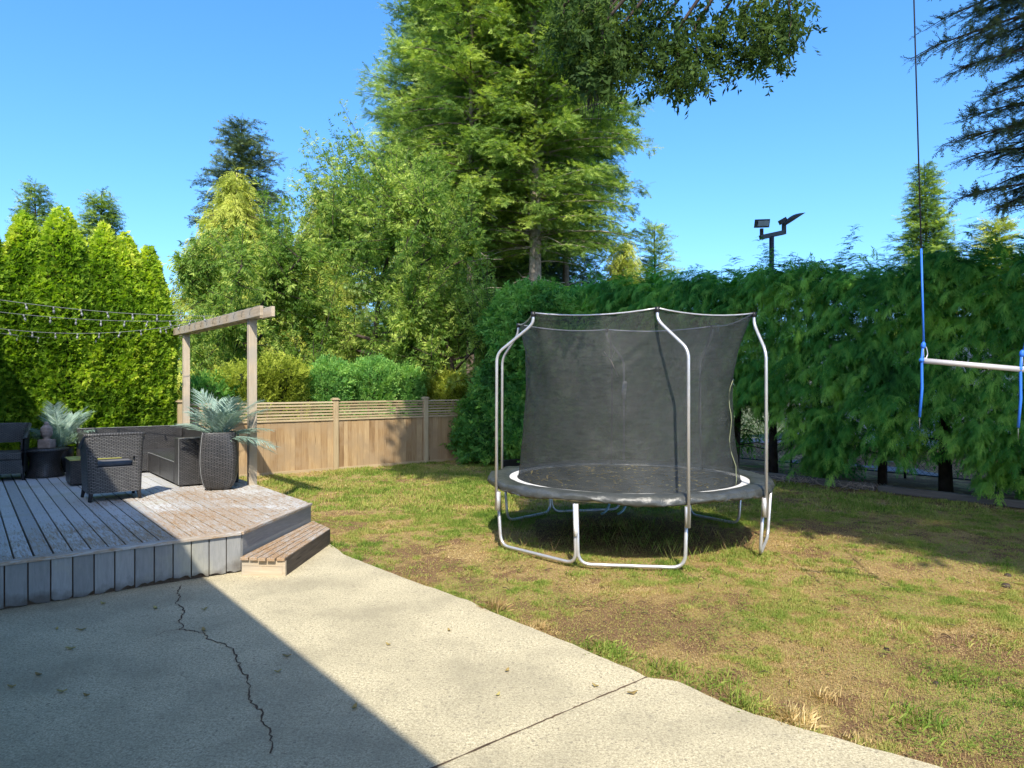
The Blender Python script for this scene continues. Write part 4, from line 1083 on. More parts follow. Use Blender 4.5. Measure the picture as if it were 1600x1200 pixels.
# things on the ground beneath / behind
b = G(958, 803); mb = MB()
for dx in (-.1, .13):
    mb.tube(smooth_path([(b[0]+dx-.07, b[1]-.02, .0), (b[0]+dx, b[1], .03), (b[0]+dx+.06, b[1]+.05, .12), (b[0]+dx+.05, b[1]+.3, .2)], .05), .016, 7)
mb.tube([(b[0]-.1, b[1]+.3, .2), (b[0]+.3, b[1]+.3, .2)], .014, 7)
tag(mb.build('metal_runner', M['bluetube']), 'curved pale blue metal tube frame on the ground under the trampoline', 'metal frame')
b = G(815, 727); tg = thing('garden_cart_tray', 'low dark plastic tray lying on the lawn behind the trampoline', 'tray', (b[0], b[1], 0))
mb = MB(); mb.add([(b[0]-.38, b[1]-.3, -.03), (b[0]+.6, b[1]-.3, -.03), (b[0]+.6, b[1]+.35, -.03), (b[0]-.38, b[1]+.35, -.03), (b[0]-.45, b[1]-.36, .14), (b[0]+.7, b[1]-.36, .2), (b[0]+.7, b[1]+.42, .26), (b[0]-.3, b[1]+.42, .24)],
   [(3,2,1,0), (0,1,5,4), (1,2,6,5), (2,3,7,6), (3,0,4,7)]); mb.build('tray', M['black'], tg, solid=.02)
mb = MB(); mb.tube([(b[0]-.45, b[1]-.36, .14), (b[0]+.7, b[1]-.36, .2), (b[0]+.7, b[1]+.42, .26), (b[0]-.3, b[1]+.42, .24), (b[0]-.45, b[1]-.36, .14)], .018, 6, smooth=False); mb.build('rim', M['black'], tg)

# ================================================================== TRAPEZE
tz = thing('trapeze_swing', 'grey metal trapeze bar hanging on two blue ropes before the hedge', 'swing', (3.2, 5, 0))
pL = np.array([2.93, 5.0, 1.965]); pR = np.array([3.53, 4.86, 1.90])
d = pR-pL; mb = MB(); mb.tube([pL-d*.01, pR+d*.02], .0195, 10); mb.build('bar', M['pipe'], tz)
for p, tag_ in ((pL, 0), (pR, 1)):
    top = p+np.array([-.10+(1.4 if tag_ else 0), .15, 6.4]); mid = p+(top-p)*.125
    mb = MB(); mb.tube([p+[-.005, 0, .10], mid], .0072, 7); mb.build('blue_rope', M['blue'], tz)
    mb = MB(); mb.tube([mid, top], .0052, 7); mb.build('dark_rope', M['rope'], tz)
    mb = MB(); mb.tube([p+[-.012, 0, .10], p+[-.02, 0, 0], p+[-.018, 0, -.2], p+[-.035, 0, -.40]], [.0085, .0095, .0095, .0095], 7); mb.tube([p+[-.012, 0, .085], p+[-.010, 0, .10], p+[-.008, 0, .12], p+[-.006, 0, .135]], [.008, .017, .016, .007], 8); mb.tube([p+[-.022, 0, -.012], p+[-.021, 0, .005], p+[-.019, 0, .02]], [.010, .019, .010], 8); mb.build('rope_tail', M['blue'], tz)
    mb = MB(); mb.tube([p+[-.035, 0, -.40], p+[-.036, 0, -.48]], .002, 4); mb.build('frayed_end', M['cable'], tz)
    mb = MB(); mb.tube([p+[-.006, -.005, .03], p+[-.012, -.005, .10], p+[-.004, 0, .115], p+[.014, 0, .09], p+[.022, 0, .05], p+[.014, 0, .018], p+[-.004, -.002, .02]], .0035, 6); mb.build('ring', M['steel'], tz)

# ================================================================== FLOODLIGHT MAST
q = np.array([6.38, 17.3, 0]); sl = thing('floodlight_mast', 'dark pole with crossarm carrying two floodlight heads above the hedge', 'light pole', tuple(q))
zt = 1.8+232*17.3/1100
mb = MB(); mb.tube([q, q+[0, 0, zt-.02]], .058, 10); mb.build('pole', M['black'], sl)
mb = MB(); mb.bar(q+[-.30, -.05, zt-.06], q+[.36, .08, zt+.10], .09, .11); mb.build('crossarm', M['black'], sl)
mb = MB(); mb.bar(q+[-.26, -.04, zt], q+[-.26, -.04, zt+.16], .07, .07); mb.build('bracket', M['darkb'], sl)
h1 = thing_ = None
mb = MB(); mb.obox(q+np.array([-.43, -.12, zt+.16]), (.34, .02, .015), (-.005, .14, .03), (.01, -.04, .20)); hd = mb.build('lamp_head', M['black'], sl, bevel=.012)
mb = MB(); mb.obox(q+np.array([-.40, -.155, zt+.19]), (.28, .016, .012), (0, .004, 0), (.008, -.03, .13)); mb.build('lens', M['lens'], hd)
mb = MB(); mb.bar(q+[.33, .07, zt+.08], q+[.33, .07, zt+.30], .085, .085); mb.build('bracket', M['black'], sl)
mb = MB(); c0 = q+np.array([.30, .07, zt+.24]); dr = norm(np.array([.9, -.05, .50])); upv = norm(np.cross(np.cross(dr, [0, 0, 1.]), dr)); sdv = np.cross(dr, upv); P = []
for i in range(12):
    t = i/11; w = .11*math.sin(math.pi*min(.97, t*.75+.22))**.7; h = .065*math.sin(math.pi*min(.985, t*.8+.18)); c = c0+dr*(.03+.60*t)+upv*(.02+.04*math.sin(t*3))
    P.append([tuple(c+sdv*w*math.cos(a)+upv*h*math.sin(a)) for a in np.linspace(0, 2*math.pi, 14, endpoint=False)])
mb.surf(P, True); mb.add(P[0], [tuple(range(14))]); mb.add(P[-1], [tuple(range(14))[::-1]]); mb.obox(c0+np.array([-.05, -.05, .04]), (.16, 0, .09), (0, .12, 0), (-.05, 0, .10)); mb.build('lamp_head', M['black'], sl)

# ================================================================== EDGING, STONES, LEAVES
for i, (ua, ub, lb) in enumerate([(-4.2, -1.3, 'weathered edging timber in the soil at the right edge of the photo'), (-1.25, 1.75, 'weathered edging timber at the foot of the hedge, the middle length'), (1.8, 4.9, 'weathered edging timber at the hedge foot just right of the trampoline'), (4.95, 7.1, 'weathered edging timber at the hedge foot hidden behind the trampoline')]):
    a, b = L(10.2, ua, .03), L(10.2+.05*(i % 2), ub, .02); mb = MB(); mb.bar(a, b, .12, .12, random.random())
    tag(mb.build('edging_timber', M['timber'], bevel=.02), lb, 'timber', 'edging timbers along the hedge foot')
lv = [(25,913,'x'),(70,877,'x'),(90,983,'x'),(135,985,'x'),(165,945,'x'),(245,953,'x'),(315,955,'x'),(55,1055,'x'),(25,1075,'x'),(130,1088,'x'),(105,1082,'x'),(440,1050,'x'),(455,1027,'x'),(550,1111,'x'),(790,1052,'x'),(775,1090,'x'),(925,1072,'x'),(980,1086,'x'),(700,985,'x'),(320,988,'x'),(118,1015,'x'),(610,1010,'x')]
names = ['pale dry leaf','small brown leaf','curled tan leaf','narrow yellow leaf']
where = ['beside the deck skirting at the far left','on the shaded concrete below the deck','on the shaded concrete left of the crack','near the left end of the shaded slab','lying left of the crack below the deck','just left of where the crack leaves the deck','right of the crack near the deck','in the bottom left of the shaded slab, the larger one','at the left picture edge on shaded concrete','lowest on the shaded slab, left side','beside the lowest leaf on the shaded slab','right of the crack on shaded concrete','right of the crack, nearer the deck','close to the shadow edge at the bottom','on the sunlit slab in its middle','low on the sunlit slab','on the sunlit slab near the control joint','just right of the control joint','on the sunlit slab near the lawn edge','where the crack bends to the right','mid-way along the shaded slab, left side','on the sunlit slab near the shadow line']
rg = np.random.default_rng(4)
for i, (x, y, _) in enumerate(lv):
    b = np.array(G(x, y)); a = rg.uniform(0, 6.28); ln = rg.uniform(.035, .07); P = []
    for k in range(7):
        t = k/6; w = ln*.22*math.sin(math.pi*min(.98, max(.03, t)))**.8; c = np.array([math.cos(a)*ln*t, math.sin(a)*ln*t, .004+.012*abs(t-.5)*2]); s = np.array([-math.sin(a), math.cos(a), 0])
        P.append([tuple(b+c-s*w+[0, 0, .005]), tuple(b+c), tuple(b+c+s*w+[0, 0, .005])])
    mb = MB(); mb.surf(P, tint=float(rg.random())); tag(mb.build('fallen_leaf', M['straw'], solid=.0008), names[i % 4]+' '+where[i], 'leaf', 'fallen leaves on the patio')
for i, (x, y, s, lb) in enumerate([(1575, 895, .035, 'small dark stone on the dry grass at the right picture edge'), (1572, 912, .045, 'dark lump of bark on the dry grass at the right edge'), (1385, 1008, .025, 'little dark stone in the dry lawn, middle right'), (1463, 1060, .022, 'small grey stone low on the dry lawn')]):
    b = G(x, y); m = MB(); m.lathe([(0, 0), (s*.9, .0), (s, s*.4), (s*.6, s*.9), (0, s)], (b[0], b[1], -.04), 9); tag(m.build('stone', M['darkb']), lb, 'stone')
# dead brush piles on the hedge bed
for i, (x, y, lb) in enumerate([(1255, 752, 'tangle of dry brown twigs on the soil right of the trampoline'), (1345, 762, 'low heap of brown dead foliage by the edging timber')]):
    b = G(x, y); rg = np.random.default_rng(20+i); mb = MB()
    for k in range(70):
        p = np.array([b[0]+rg.normal(0, .22), b[1]+rg.normal(0, .12), .0]); a = rg.uniform(0, 6.28); l = rg.uniform(.08, .3)
        mb.tube([p, p+[math.cos(a)*l*.5, math.sin(a)*l*.5, rg.uniform(.02, .12)], p+[math.cos(a)*l, math.sin(a)*l, rg.uniform(0, .08)]], .004, 4)
    tag(mb.build('brush_pile', M['paleb']), lb, 'brush pile', kind='thing')
# ================================================================== HEDGES, SHRUBS
# tall bright cedars behind the deck
sp = [(-3.55, 4.6, .62), (-2.75, 4.75, .60), (-1.98, 5.0, .62), (-1.28, 4.75, .50), (-.72, 4.95, .60), (-.08, 4.72, .50), (.26, 4.6, .52), (.66, 4.4, .42)]
lbs = ['hidden bright green cedar column far left, mostly outside the picture', 'bright green cedar column cut by the left picture edge', 'bright cedar column with pointed top at the left picture edge', 'narrow yellow-tipped cedar column just left of the tallest pointed one', 'tall pointed bright cedar column in the middle of the left hedge', 'narrow yellow-topped cedar column right of the dark cleft', 'round-topped bright cedar column second from the right end of the left hedge', 'last bright cedar column of the left hedge, above the far pergola post']
for i, (v, h, r) in enumerate(sp):
    p = L(v, 7.72, 0); column('cedar_column', lbs[i], p[0], p[1], h, r*1.08, M['thuja'], 'thuja', 'bright cedar columns behind the deck', 21000, .085, 'cedar', i, upw=.5, outw=1.2, bump=.12, prof=lambda t, r=r: r*1.02*np.minimum(1, 2.0*(1-t)**.72)*(.85+.15*np.minimum(1, t*5)))
# clipped shrubs beyond the fence
for i, (x, top, w, mat, lb) in enumerate([(385, 572, .62, 'yellow', 'yellow-green bush over the fence between the pergola posts'), (430, 560, .66, 'yellow', 'yellow-green bush over the fence right of the near pergola post'), (517, 566, .42, 'shrub', 'clipped dark green column shrub above the middle fence post'),
        (583, 564, .50, 'shrub', 'broad clipped green shrub above the fence, largest of the three'), (637, 574, .36, 'shrub', 'small clipped green shrub right of the broad one'), (700, 585, .5, 'yellow', 'light green shrub at the fence end beside the dark hedge'), (335, 590, .5, 'bush', 'dark green bush in the shade beside the far pergola post')]):
    v = 1.9+ (x-352)/ (665-352)*4.47*(1.0); p = L(0, 8.35, 0)
    # solve for the point on the line u = 8.35 under that bearing
    k = (x-800)/F; vv = (k*(A0[1]+8.35*UX[1])-(A0[0]+8.35*UX[0]))/(VX[0]-k*VX[1]); p = L(vv, 8.35, 0); H = 1.8+(600-top)*p[1]/F
    column('clipped_shrub' if mat == 'shrub' else 'garden_bush', lb, p[0], p[1], H, w, M[mat], 'small', 'shrubs beyond the fence', 3800, .17, 'shrub', 40+i, prof=lambda t, w=w: w*np.minimum(1, 3.2*(1-t)**.55)*(.9+.1*np.sin(t*9)), upw=.9, outw=.7, bump=.22)

# the long dark side hedge
rg = np.random.default_rng(99)
def htop(u): return np.interp(u, [-6, -3, 2, 7], [3.55, 3.65, 3.88, 4.15])
hg = thing('conifer_hedge', 'long tall dark green feathery conifer hedge along the right side of the yard', 'hedge', L(11, 2, 0))
fo = Fol('cedarh')
def hface(n, inner=False):
    u = rg.uniform(-7.5, 8.2, n); z = 4.15*rg.random(n)**.93
    b = fbm(u*.62, z*.75, 31, 4); b2 = fbm(u*2.1, z*2.4, 37, 3)
    topz = htop(u)+.35*(fbm(u*1.3, u*0, 41, 3)-.5)*2
    face = 9.72+.42*(1-np.clip(z/1.2, 0, 1))**1.5+.9*(b-.5)+.55*(b2-.5)+.22*np.clip((z-3)/1.2, 0, 1)**2
    # bare skirts: openings near the ground where trunks show
    open_ = fbm(u*.95+3, z*0+2, 55, 2); lim = np.where(open_ > .52, 1.35, np.where(open_ > .40, .55, .12))
    hole = fbm(u*1.9, z*1.7, 61, 3)
    keep = (z > lim*(.8+.4*rg.random(n))) & (z < topz) & ~((hole > .73) & (z < 2.6))
    return u[keep], z[keep], face[keep], b[keep], b2[keep]
u, z, face, b, b2 = hface(7000)
DN = np.array([0, 0, 1.])
for q in range(len(u)):
    base = np.array([*(A0+(face[q]+rg.uniform(.15, .75))*VX+u[q]*UX), z[q]+.15]); L_ = rg.uniform(.20, .56)
    out = np.array([*(-VX*rg.uniform(.6, 1.1)+UX*rg.normal(0, .55)), rg.normal(-.12, .22)]); out /= np.linalg.norm(out); sd = np.cross(out, DN); sd /= np.linalg.norm(sd)
    m = 11; s = np.linspace(.15, 1, m); P = base+out*(L_*s)[:, None]-DN*(.38*L_*s*s)[:, None]; tt = float(np.clip(.36+(b2[q]-.5)*1.2+rg.normal(0, .16), .02, .9))
    for sg in (-1, 1):
        w = L_*.40*(1.1-s); dd = out*.7+sd*sg*.85-DN*(.35+.5*s)[:, None]+rg.normal(0, .15, (m, 3))
        fo.add(P+sd*sg*w[:, None]*.45, dd, norm(out*.55+DN*.8+rg.normal(0, .22, (m, 3))), (.085+.26*w)*rg.uniform(.7, 1.25, m), np.clip(tt+.22*s+rg.normal(0, .1, m), 0, 1))
    fo.add(P[-4:], out-DN*.7+rg.normal(0, .12, (4, 3)), norm(out*.6+DN*.7), rg.uniform(.09, .15, 4), np.clip(tt+.3, 0, 1))
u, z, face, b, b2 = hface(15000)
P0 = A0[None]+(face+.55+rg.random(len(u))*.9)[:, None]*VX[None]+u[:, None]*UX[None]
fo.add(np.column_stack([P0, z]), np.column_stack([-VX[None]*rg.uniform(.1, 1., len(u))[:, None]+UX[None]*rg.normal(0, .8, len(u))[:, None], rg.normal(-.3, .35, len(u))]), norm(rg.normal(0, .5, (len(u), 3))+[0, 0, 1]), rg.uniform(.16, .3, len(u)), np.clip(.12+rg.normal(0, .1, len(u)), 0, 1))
# far face and top
n = 7000; u = rg.uniform(-7.5, 8.2, n); z = htop(u)*rg.random(n); face = 11.9+.5*(fbm(u, z, 71, 3)-.5); k = z > np.where(fbm(u*.95+3, z*0+2, 55, 2) > .52, 1.3, .4); u, z, face = u[k], z[k], face[k]; n = len(u)
P0 = A0[None]+(face-rg.random(n)*.5)[:, None]*VX[None]+u[:, None]*UX[None]; d = np.concatenate([VX[None]*rg.uniform(.3, 1.2, n)[:, None]+UX[None]*rg.normal(0, .7, n)[:, None], rg.normal(-.2, .3, n)[:, None]], 1)
fo.add(np.column_stack([P0, z]), d, (0, 0, 1), rg.uniform(.2, .4, n))
n = 4200; u = rg.uniform(-7.5, 8.2, n); v = rg.uniform(9.9, 11.9, n); z = htop(u)-.05+.35*(fbm(u*1.3, v*1.3, 41, 3)-.5)*2+rg.normal(0, .12, n); P0 = A0[None]+v[:, None]*VX[None]+u[:, None]*UX[None]
fo.add(np.column_stack([P0, z]), np.column_stack([rg.normal(0, .8, (n, 2)), rg.uniform(-.1, .9, n)]), norm(rg.normal(0, .4, (n, 3))+[0, 0, 1]), rg.uniform(.18, .34, n))
# feathery leaders standing out of the top
tb = MB(); u = -7.3
while u < 8.1:
    v = rg.uniform(10.2, 11.6); h = rg.uniform(.25, .75)*(1.5 if rg.random() < .3 else 1); x, y, _ = L(v, u); z0 = float(htop(u))-.1+.3*(float(fbm(np.array(u*1.3), np.array(v*1.3), 41, 3))-.5)*2
    ln = rg.normal(0, .12, 2); m = int(14+h*44); t = rg.random(m)**.8
    pos = np.column_stack([x+ln[0]*t*h+rg.normal(0, .015, m), y+ln[1]*t*h+rg.normal(0, .015, m), z0+h*t]); a = rg.uniform(0, 6.28, m)
    fo.add(pos, np.column_stack([np.cos(a), np.sin(a), rg.uniform(.2, 1.0, m)]), (0, 0, 1), (.40*(1.08-.8*t))*rg.uniform(.6, 1.1, m))
    u += rg.uniform(.10, .26)
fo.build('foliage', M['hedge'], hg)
u = -7.0; k = 0
while u < 8:
    v = 10.95+rg.normal(0, .12); x, y, _ = L(v, u); m = MB(); m.tube([(x, y, -.1), (x+rg.normal(0, .06), y+rg.normal(0, .06), 1.6), (x+rg.normal(0, .1), y, float(htop(u))-.2)], [.10*rg.uniform(.7, 1.2), .065, .02], 8)
    for q in range(16):
        a = rg.uniform(0, 6.28); z0 = rg.uniform(.3, 3.1); l = rg.uniform(.4, 1.1); m.tube([(x, y, z0), (x+math.cos(a)*l*.5, y+math.sin(a)*l*.5, z0+.08), (x+math.cos(a)*l, y+math.sin(a)*l, z0-.04)], [.014, .009, .004], 4, caps=False)
    m.build('trunk', M['darkb'], hg); u += rg.uniform(.85, 1.25)
# rounded shrub mass in the back corner
p = np.array([.45, 16.9]); column('corner_bush', 'tall rounded dark green bush filling the corner between fence and hedge', p[0], p[1], 4.2, 1.5, M['bush'], 'broad', None, 17000, .21, 'bush', 71,
    prof=lambda t: 1.5*np.minimum(1, 1.55*(1-t)**.5)*(.86+.2*np.sin(t*7+.6)), upw=.1, outw=.9, bump=.42, depth=.3)
column('corner_bush', 'lower dark bush behind the trampoline net left of centre', 1.5, 17.1, 3.7, 1.6, M['hedge'], 'cedarh', None, 4500, .34, 'bush', 72, prof=lambda t: 1.5*np.minimum(1, 1.55*(1-t)**.5), upw=-.1, outw=.9, bump=.42, depth=.3)
# low ivy on the hedge bed
rg = np.random.default_rng(6); n = 1500; u = rg.uniform(-5, 7, n); v = 10.35+np.abs(rg.normal(0, .35, n)); k = fbm(u*.9, v, 81, 2) > .5; u, v = u[k], v[k]; P0 = A0[None]+v[:, None]*VX[None]+u[:, None]*UX[None]; fo = Fol('small')
fo.add(np.column_stack([P0, rg.uniform(0, .22, len(u))]), norm(rg.normal(0, 1, (len(u), 3))+[0, 0, .6]), (0, 0, 1), .13); tag(fo.build('ivy', M['bush']), 'low leafy ground cover under the side hedge', 'ivy', kind='stuff')
# chain link fence behind the hedge
cf = thing('chain_link_fence', 'dark chain link fence glimpsed through the bottom of the side hedge', 'fence', L(12.4, 0, 0)); u = -8
m2 = MB()
while u < 8:
    x, y, _ = L(12.4, u); m = MB(); m.tube([(x, y, -.2), (x, y, 1.5)], .025, 7); m.build('post', M['black'], cf); u += 2.4
for zz in (.05, 1.47): m2 = MB(); m2.tube([L(12.4, -8, zz), L(12.4, 8, zz)], .014, 6); m2.build('rail', M['black'], cf)
m2 = MB(); uu = -8
while uu < 8:
    for s in (-1, 1): m2.tube([L(12.4, uu if s > 0 else uu+1.45, .05), L(12.4, uu+1.45 if s > 0 else uu, 1.47)], .003, 3, caps=False, smooth=False)
    uu += .11
m2.build('mesh', M['black'], cf)
# neighbour's low pale garage beyond the street
nb = thing('neighbour_garage', 'low pale garage building glimpsed through gaps in the side hedge', 'building', L(20, -2, 0))
m = MB(); m.vbox(19.5, 25, -8, 6, -.1, 2.9); m.build('wall', M['pale'], nb)
m = MB(); m.vbox(19.2, 25.3, -8.3, 6.3, 2.9, 3.1); m.build('roof', M['roofing'], nb, bevel=.03)
for uu in (-6, -2.5, 1): m = MB(); m.vbox(19.46, 19.497, uu, uu+2.2, 0, 2.1); m.build('garage_door', M['bluetube'], nb)

# ================================================================== TREES
def at(px, Y): return (px-800)/F*Y
def zt(py, Y): return CH+(600-py)/F*Y
tot = {}
# deciduous trees behind the fence with long drooping leaves
broadtree('cherry_tree', 'broad leafy tree with drooping leaves behind the fence, centre left', at(590, 19.5), 19.5, 8.2, 3.3, 1.6, M['cherry'], M['darkb'], 'cherry', 520, .38, .13, 'leafy trees behind the fence', 'tree', 5, per=24,
    leaders=[(at(520, 19.5), 19.5, 6.2, zt(222, 19.5)), (at(565, 19), 19, 5.5, zt(300, 19)), (at(600, 19), 19, 6, zt(330, 19)), (at(548, 20), 20, 5.5, zt(330, 20)), (at(640, 19), 19, 6, zt(310, 19)), (at(500, 19), 19, 5, zt(345, 19))])
broadtree('cherry_tree', 'smaller leafy tree with drooping leaves above the pergola beam', at(400, 18.5), 18.5, 5.6, 2.4, 1.4, M['cherry'], M['darkb'], 'cherry', 330, .38, .11, 'leafy trees behind the fence', 'tree', 15, per=24,
    leaders=[(at(450, 18), 18, 4.2, zt(312, 18)), (at(438, 18.3), 18.3, 3.6, zt(375, 18)), (at(462, 18.3), 18.3, 3.6, zt(360, 18))])
broadtree('cherry_tree', 'lower leafy tree in front of the tall fir trunks behind the fence', at(700, 18.5), 18.5, 4.9, 2.0, 1.2, M['cherry'], M['darkb'], 'cherry', 240, .38, .10, 'leafy trees behind the fence', 'tree', 25, per=24)
# yellow-green cedars
conifer('cedar_tree', 'wide olive green cedar in front of the dark spruce, left of centre', at(366, 27), 27, zt(268, 27), 3.7, .8, M['cedar'], M['bark'], None, 'cedar', 210, .62, .72, .35, .12, .2, .9, .45, .35, seed=2)
conifer('cedar_tree', 'olive green cedar just left of the tall pale fir', at(505, 29), 29, zt(292, 29), 3.0, .8, M['cedar'], M['bark'], None, 'cedar', 180, .62, .72, .35, .12, .2, .9, .45, .35, seed=3)
conifer('cedar_tree', 'yellow-green drooping cedar top above the hedge right of the tall firs', at(975, 27), 27, zt(372, 27), 2.1, 1, M['cedar'], M['bark'], None, 'cedar', 110, .6, .7, .5, .1, .15, .9, .4, .6, seed=4)
conifer('spruce_tree', 'ragged dark spruce with bare leader rising behind the olive cedar', at(379, 34), 34, zt(186, 34), 3.0, 2, M['spruce'], M['darkb'], None, 'fir', 190, .6, .45, .22, .32, .2, 1.1, .4, .25, minL=.12, gap=.2, seed=5)
# tall firs
conifer('fir_tree', 'very tall dense pale green fir with smooth sloping left edge', at(695, 31), 31, 26.5, 5.1, 1.5, M['firblue'], M['bark'], None, 'fir', 900, .46, .8, .16, .34, .35, 1.05, .36, .12, seed=6, vjit=.12, tex=.2)
conifer('fir_tree', 'tall fir with thin brown trunk showing between the two largest firs', at(735, 25.5), 25.5, 21.0, 2.7, 6.8, M['fir'], M['bark'], None, 'fir', 260, .42, .3, .20, .2, .17, .95, .36, .15, gap=.2, seed=7, vjit=.12, tex=.2)
conifer('fir_tree', 'tall fir with thick pale bare trunk and branches reaching far right', at(835, 26), 26, 24.0, 3.7, 6.6, M['fir'], M['paleb'], None, 'fir', 460, .44, .22, .14, .12, .30, 1.0, .40, .12, gap=.18,
    sides=lambda a, t: (1.08 if math.cos(a) > 0 else .85)*(.78+.3*abs(math.sin(a*3+t*40))), seed=8, vjit=.12, tex=.22)
conifer('fir_tree', 'dark fir with slim trunk standing behind the pale-trunked fir', at(885, 31), 31, 22.0, 3.2, 7.6, M['fir'], M['bark'], None, 'fir', 320, .5, .3, .16, .14, .2, 1.0, .42, .12, gap=.1, seed=9, vjit=.12, tex=.2)
conifer('fir_tree', 'dark shaded fir filling the gap behind the thick pale trunk', at(785, 37), 37, 23.0, 6.0, 1.2, M['spruce'], M['darkb'], None, 'fir', 420, .8, .35, .2, .14, .2, 1.0, .45, .2, seed=10, vjit=.15)
# bare dead boughs low on the pale trunks
for bx_, Y_, zz0, zz1, nn in ((835, 26, 2.5, 9.5, 34), (885, 31, 3, 9.5, 30), (735, 25.5, 3.5, 8, 16)):
    X_ = at(bx_, Y_); rg_ = np.random.default_rng(bx_); mb = MB()
    for k in range(nn):
        z_ = rg_.uniform(zz0, zz1); a_ = rg_.uniform(0, 6.28); l_ = rg_.uniform(.6, 2.4); q_ = np.linspace(0, 1, 5)
        mb.tube(np.stack([X_+np.cos(a_)*l_*q_, Y_+np.sin(a_)*l_*q_, z_+.1*q_-.35*l_*q_*q_*rg_.uniform(0, 1)+rg_.normal(0, .04, 5)], 1), np.linspace(.028, .006, 5), 4, caps=False)
    par = [o for o in COL.objects if o.name.startswith('fir_tree') and abs(o.location.x-X_) < .01 and abs(o.location.y-Y_) < .01][0]
    mb.build('dead_boughs', M['paleb'], par)
# bare dead branches low on the trunks
for bxp, Yb, lab in ((835, 26, 0), (888, 31, 1)):
    pass
conifer('fir_tree', 'small fir tip standing above the hedge right of the tall firs', at(1025, 33), 33, zt(352, 33), 1.9, 1.5, M['fir'], M['darkb'], None, 'fir', 90, .6, .8, .2, .3, .15, .9, .5, .1, seed=11)
conifer('fir_tree', 'slim pointed sunlit fir behind the swing rope', at(1446, 40), 40, zt(256, 40), 2.4, 2, M['fir'], M['darkb'], None, 'fir', 260, .5, .62, .15, .2, .2, 1.0, .5, .08, seed=12)
conifer('fir_tree', 'round-topped yellow-green conifer just above the hedge near the right edge', at(1556, 38), 38, zt(347, 38), 2.0, 2, M['cedar'], M['darkb'], None, 'fir', 120, .7, .5, .2, .3, .2, .9, .5, .1, seed=13)
conifer('fir_tree', 'small distant fir tip above the far left of the bright cedars', at(55, 31), 31, zt(288, 31), 2.1, 1, M['fir'], M['darkb'], None, 'fir', 190, .42, .7, .2, .25, .2, 1.0, .5, .3, seed=14)
conifer('fir_tree', 'distant fir tip above the cleft in the bright cedar hedge', at(162, 31), 31, zt(303, 31), 2.4, 1, M['fir'], M['darkb'], None, 'fir', 200, .45, .7, .2, .28, .2, 1.0, .5, .3, seed=15)
# far belt of woodland that closes the horizon
fo = Fol('fir'); rg = np.random.default_rng(55)
for i in range(150):
    x = rg.uniform(-80, 90); y = rg.uniform(60, 85); h = rg.uniform(3.5, 6.5); n = 90; t = rg.random(n)**1.3; a = rg.uniform(0, 6.28, n); r = 2.4*(1-t)+.2
    fo.add(np.column_stack([x+r*np.cos(a), y+r*np.sin(a), h*t]), np.column_stack([np.cos(a), np.sin(a), .2+0*a]), (0, 0, 1), 1.5, rg.random())
tag(fo.build('woodland', M['spruce']), 'distant belt of dark trees closing the horizon', 'woods', kind='stuff')

# ---- big trees of this yard: they stand beside and behind the viewer and reach over the lawn
big = thing('shade_tree', 'large broadleaf tree whose leafy branches hang into the top of the picture', 'tree', (7.6, 2.2, 0))
tb = MB(); tp = np.array([(7.6, 2.2, -.1), (7.5, 2.3, 3), (7.0, 2.8, 6), (6.2, 3.2, 8.6), (5.2, 3.6, 10.6)]); tb.tube(tp, [.42, .34, .28, .18, .08], 12)
fo = Fol('broad'); rg = np.random.default_rng(61)
def shade_bound(X):   # nearest shaded ground y for each x
    return np.interp(X, [-2.6, -1.6, 0, 1.2, 2.4, 3.1, 3.9, 4.5, 5.2, 6.5, 9.5], [14.5, 14.0, 13.3, 12.9, 12.3, 10.3, 8.9, 8.2, 7.2, 6.2, 5.0])
cl = []
for i in range(5200):
    X = rg.uniform(-2.6, 12.5); Yg = rg.uniform(5, 24.0); z = rg.uniform(9.2, 12.5)
    if Yg < shade_bound(X)+.35*(fbm(np.array(X*1.5), np.array(Yg*1.5), 3, 2)-.5): continue
    if X < -2.25 or (X < -1.2 and Yg > 19): continue
    yc = Yg-.95*z; xc = X+.03*z
    z = max(z, 2.9+.66*yc+.35*0) ; yc = Yg-.95*z
    if z > 13.5: continue
    if z < 2.6+.62*yc: continue
    if fbm(np.array(X*1.1), np.array(Yg*1.1), 91, 3) > .63: continue
    cl.append((X+.03*z, yc, z))
cl = np.array(cl)
for q in range(9):
    fo.add(cl+rg.normal(0, .20, cl.shape), norm(rg.normal(0, 1, cl.shape)+[0, 0, -.2]), (0, 0, 1), rg.uniform(.34, .62, len(cl)))
for i in range(46):
    c = cl[rg.integers(len(cl))]; b = tp[rg.integers(2, 5)]; q = np.linspace(0, 1, 5)[:, None]; P = b*(1-q)+c*q; P[:, 2] += .6*np.sin(q[:, 0]*3.1); tb.tube(P, np.linspace(.09, .02, 5), 5, caps=False)
# hanging sprays seen at the top of the picture
def spray(px, py, Y, n, r, sz=.26):
    n = int(n*2.3); sz *= .58; py -= 8
    c = np.array([(px-800)/F*Y, Y, CH+(600-py)/F*Y]); pos = c+rg.normal(0, r, (n, 3)); fo.add(pos, norm(rg.normal(0, .6, (n, 3))+[0, 0, -.8]), norm(rg.normal(0, .6, (n, 3))+[.3, 0, .4]), sz*rg.uniform(.6, 1.1, n))
    return c
droops = [(905, 60, 118, 9), (940, 40, 140, 11), (922, 50, 132, 9), (890, 40, 78, 6), (1030, 40, 136, 10), (1056, 50, 142, 10), (1086, 40, 136, 8), (1124, 30, 102, 7), (1162, 20, 104, 7), (1187, 15, 94, 6), (1213, 10, 90, 6), (1232, 5, 66, 5), (1000, 30, 112, 7), (972, 40, 108, 8), (880, 10, 66, 5), (1010, -20, 30, 4), (930, -30, 20, 4)]
limb_end = []
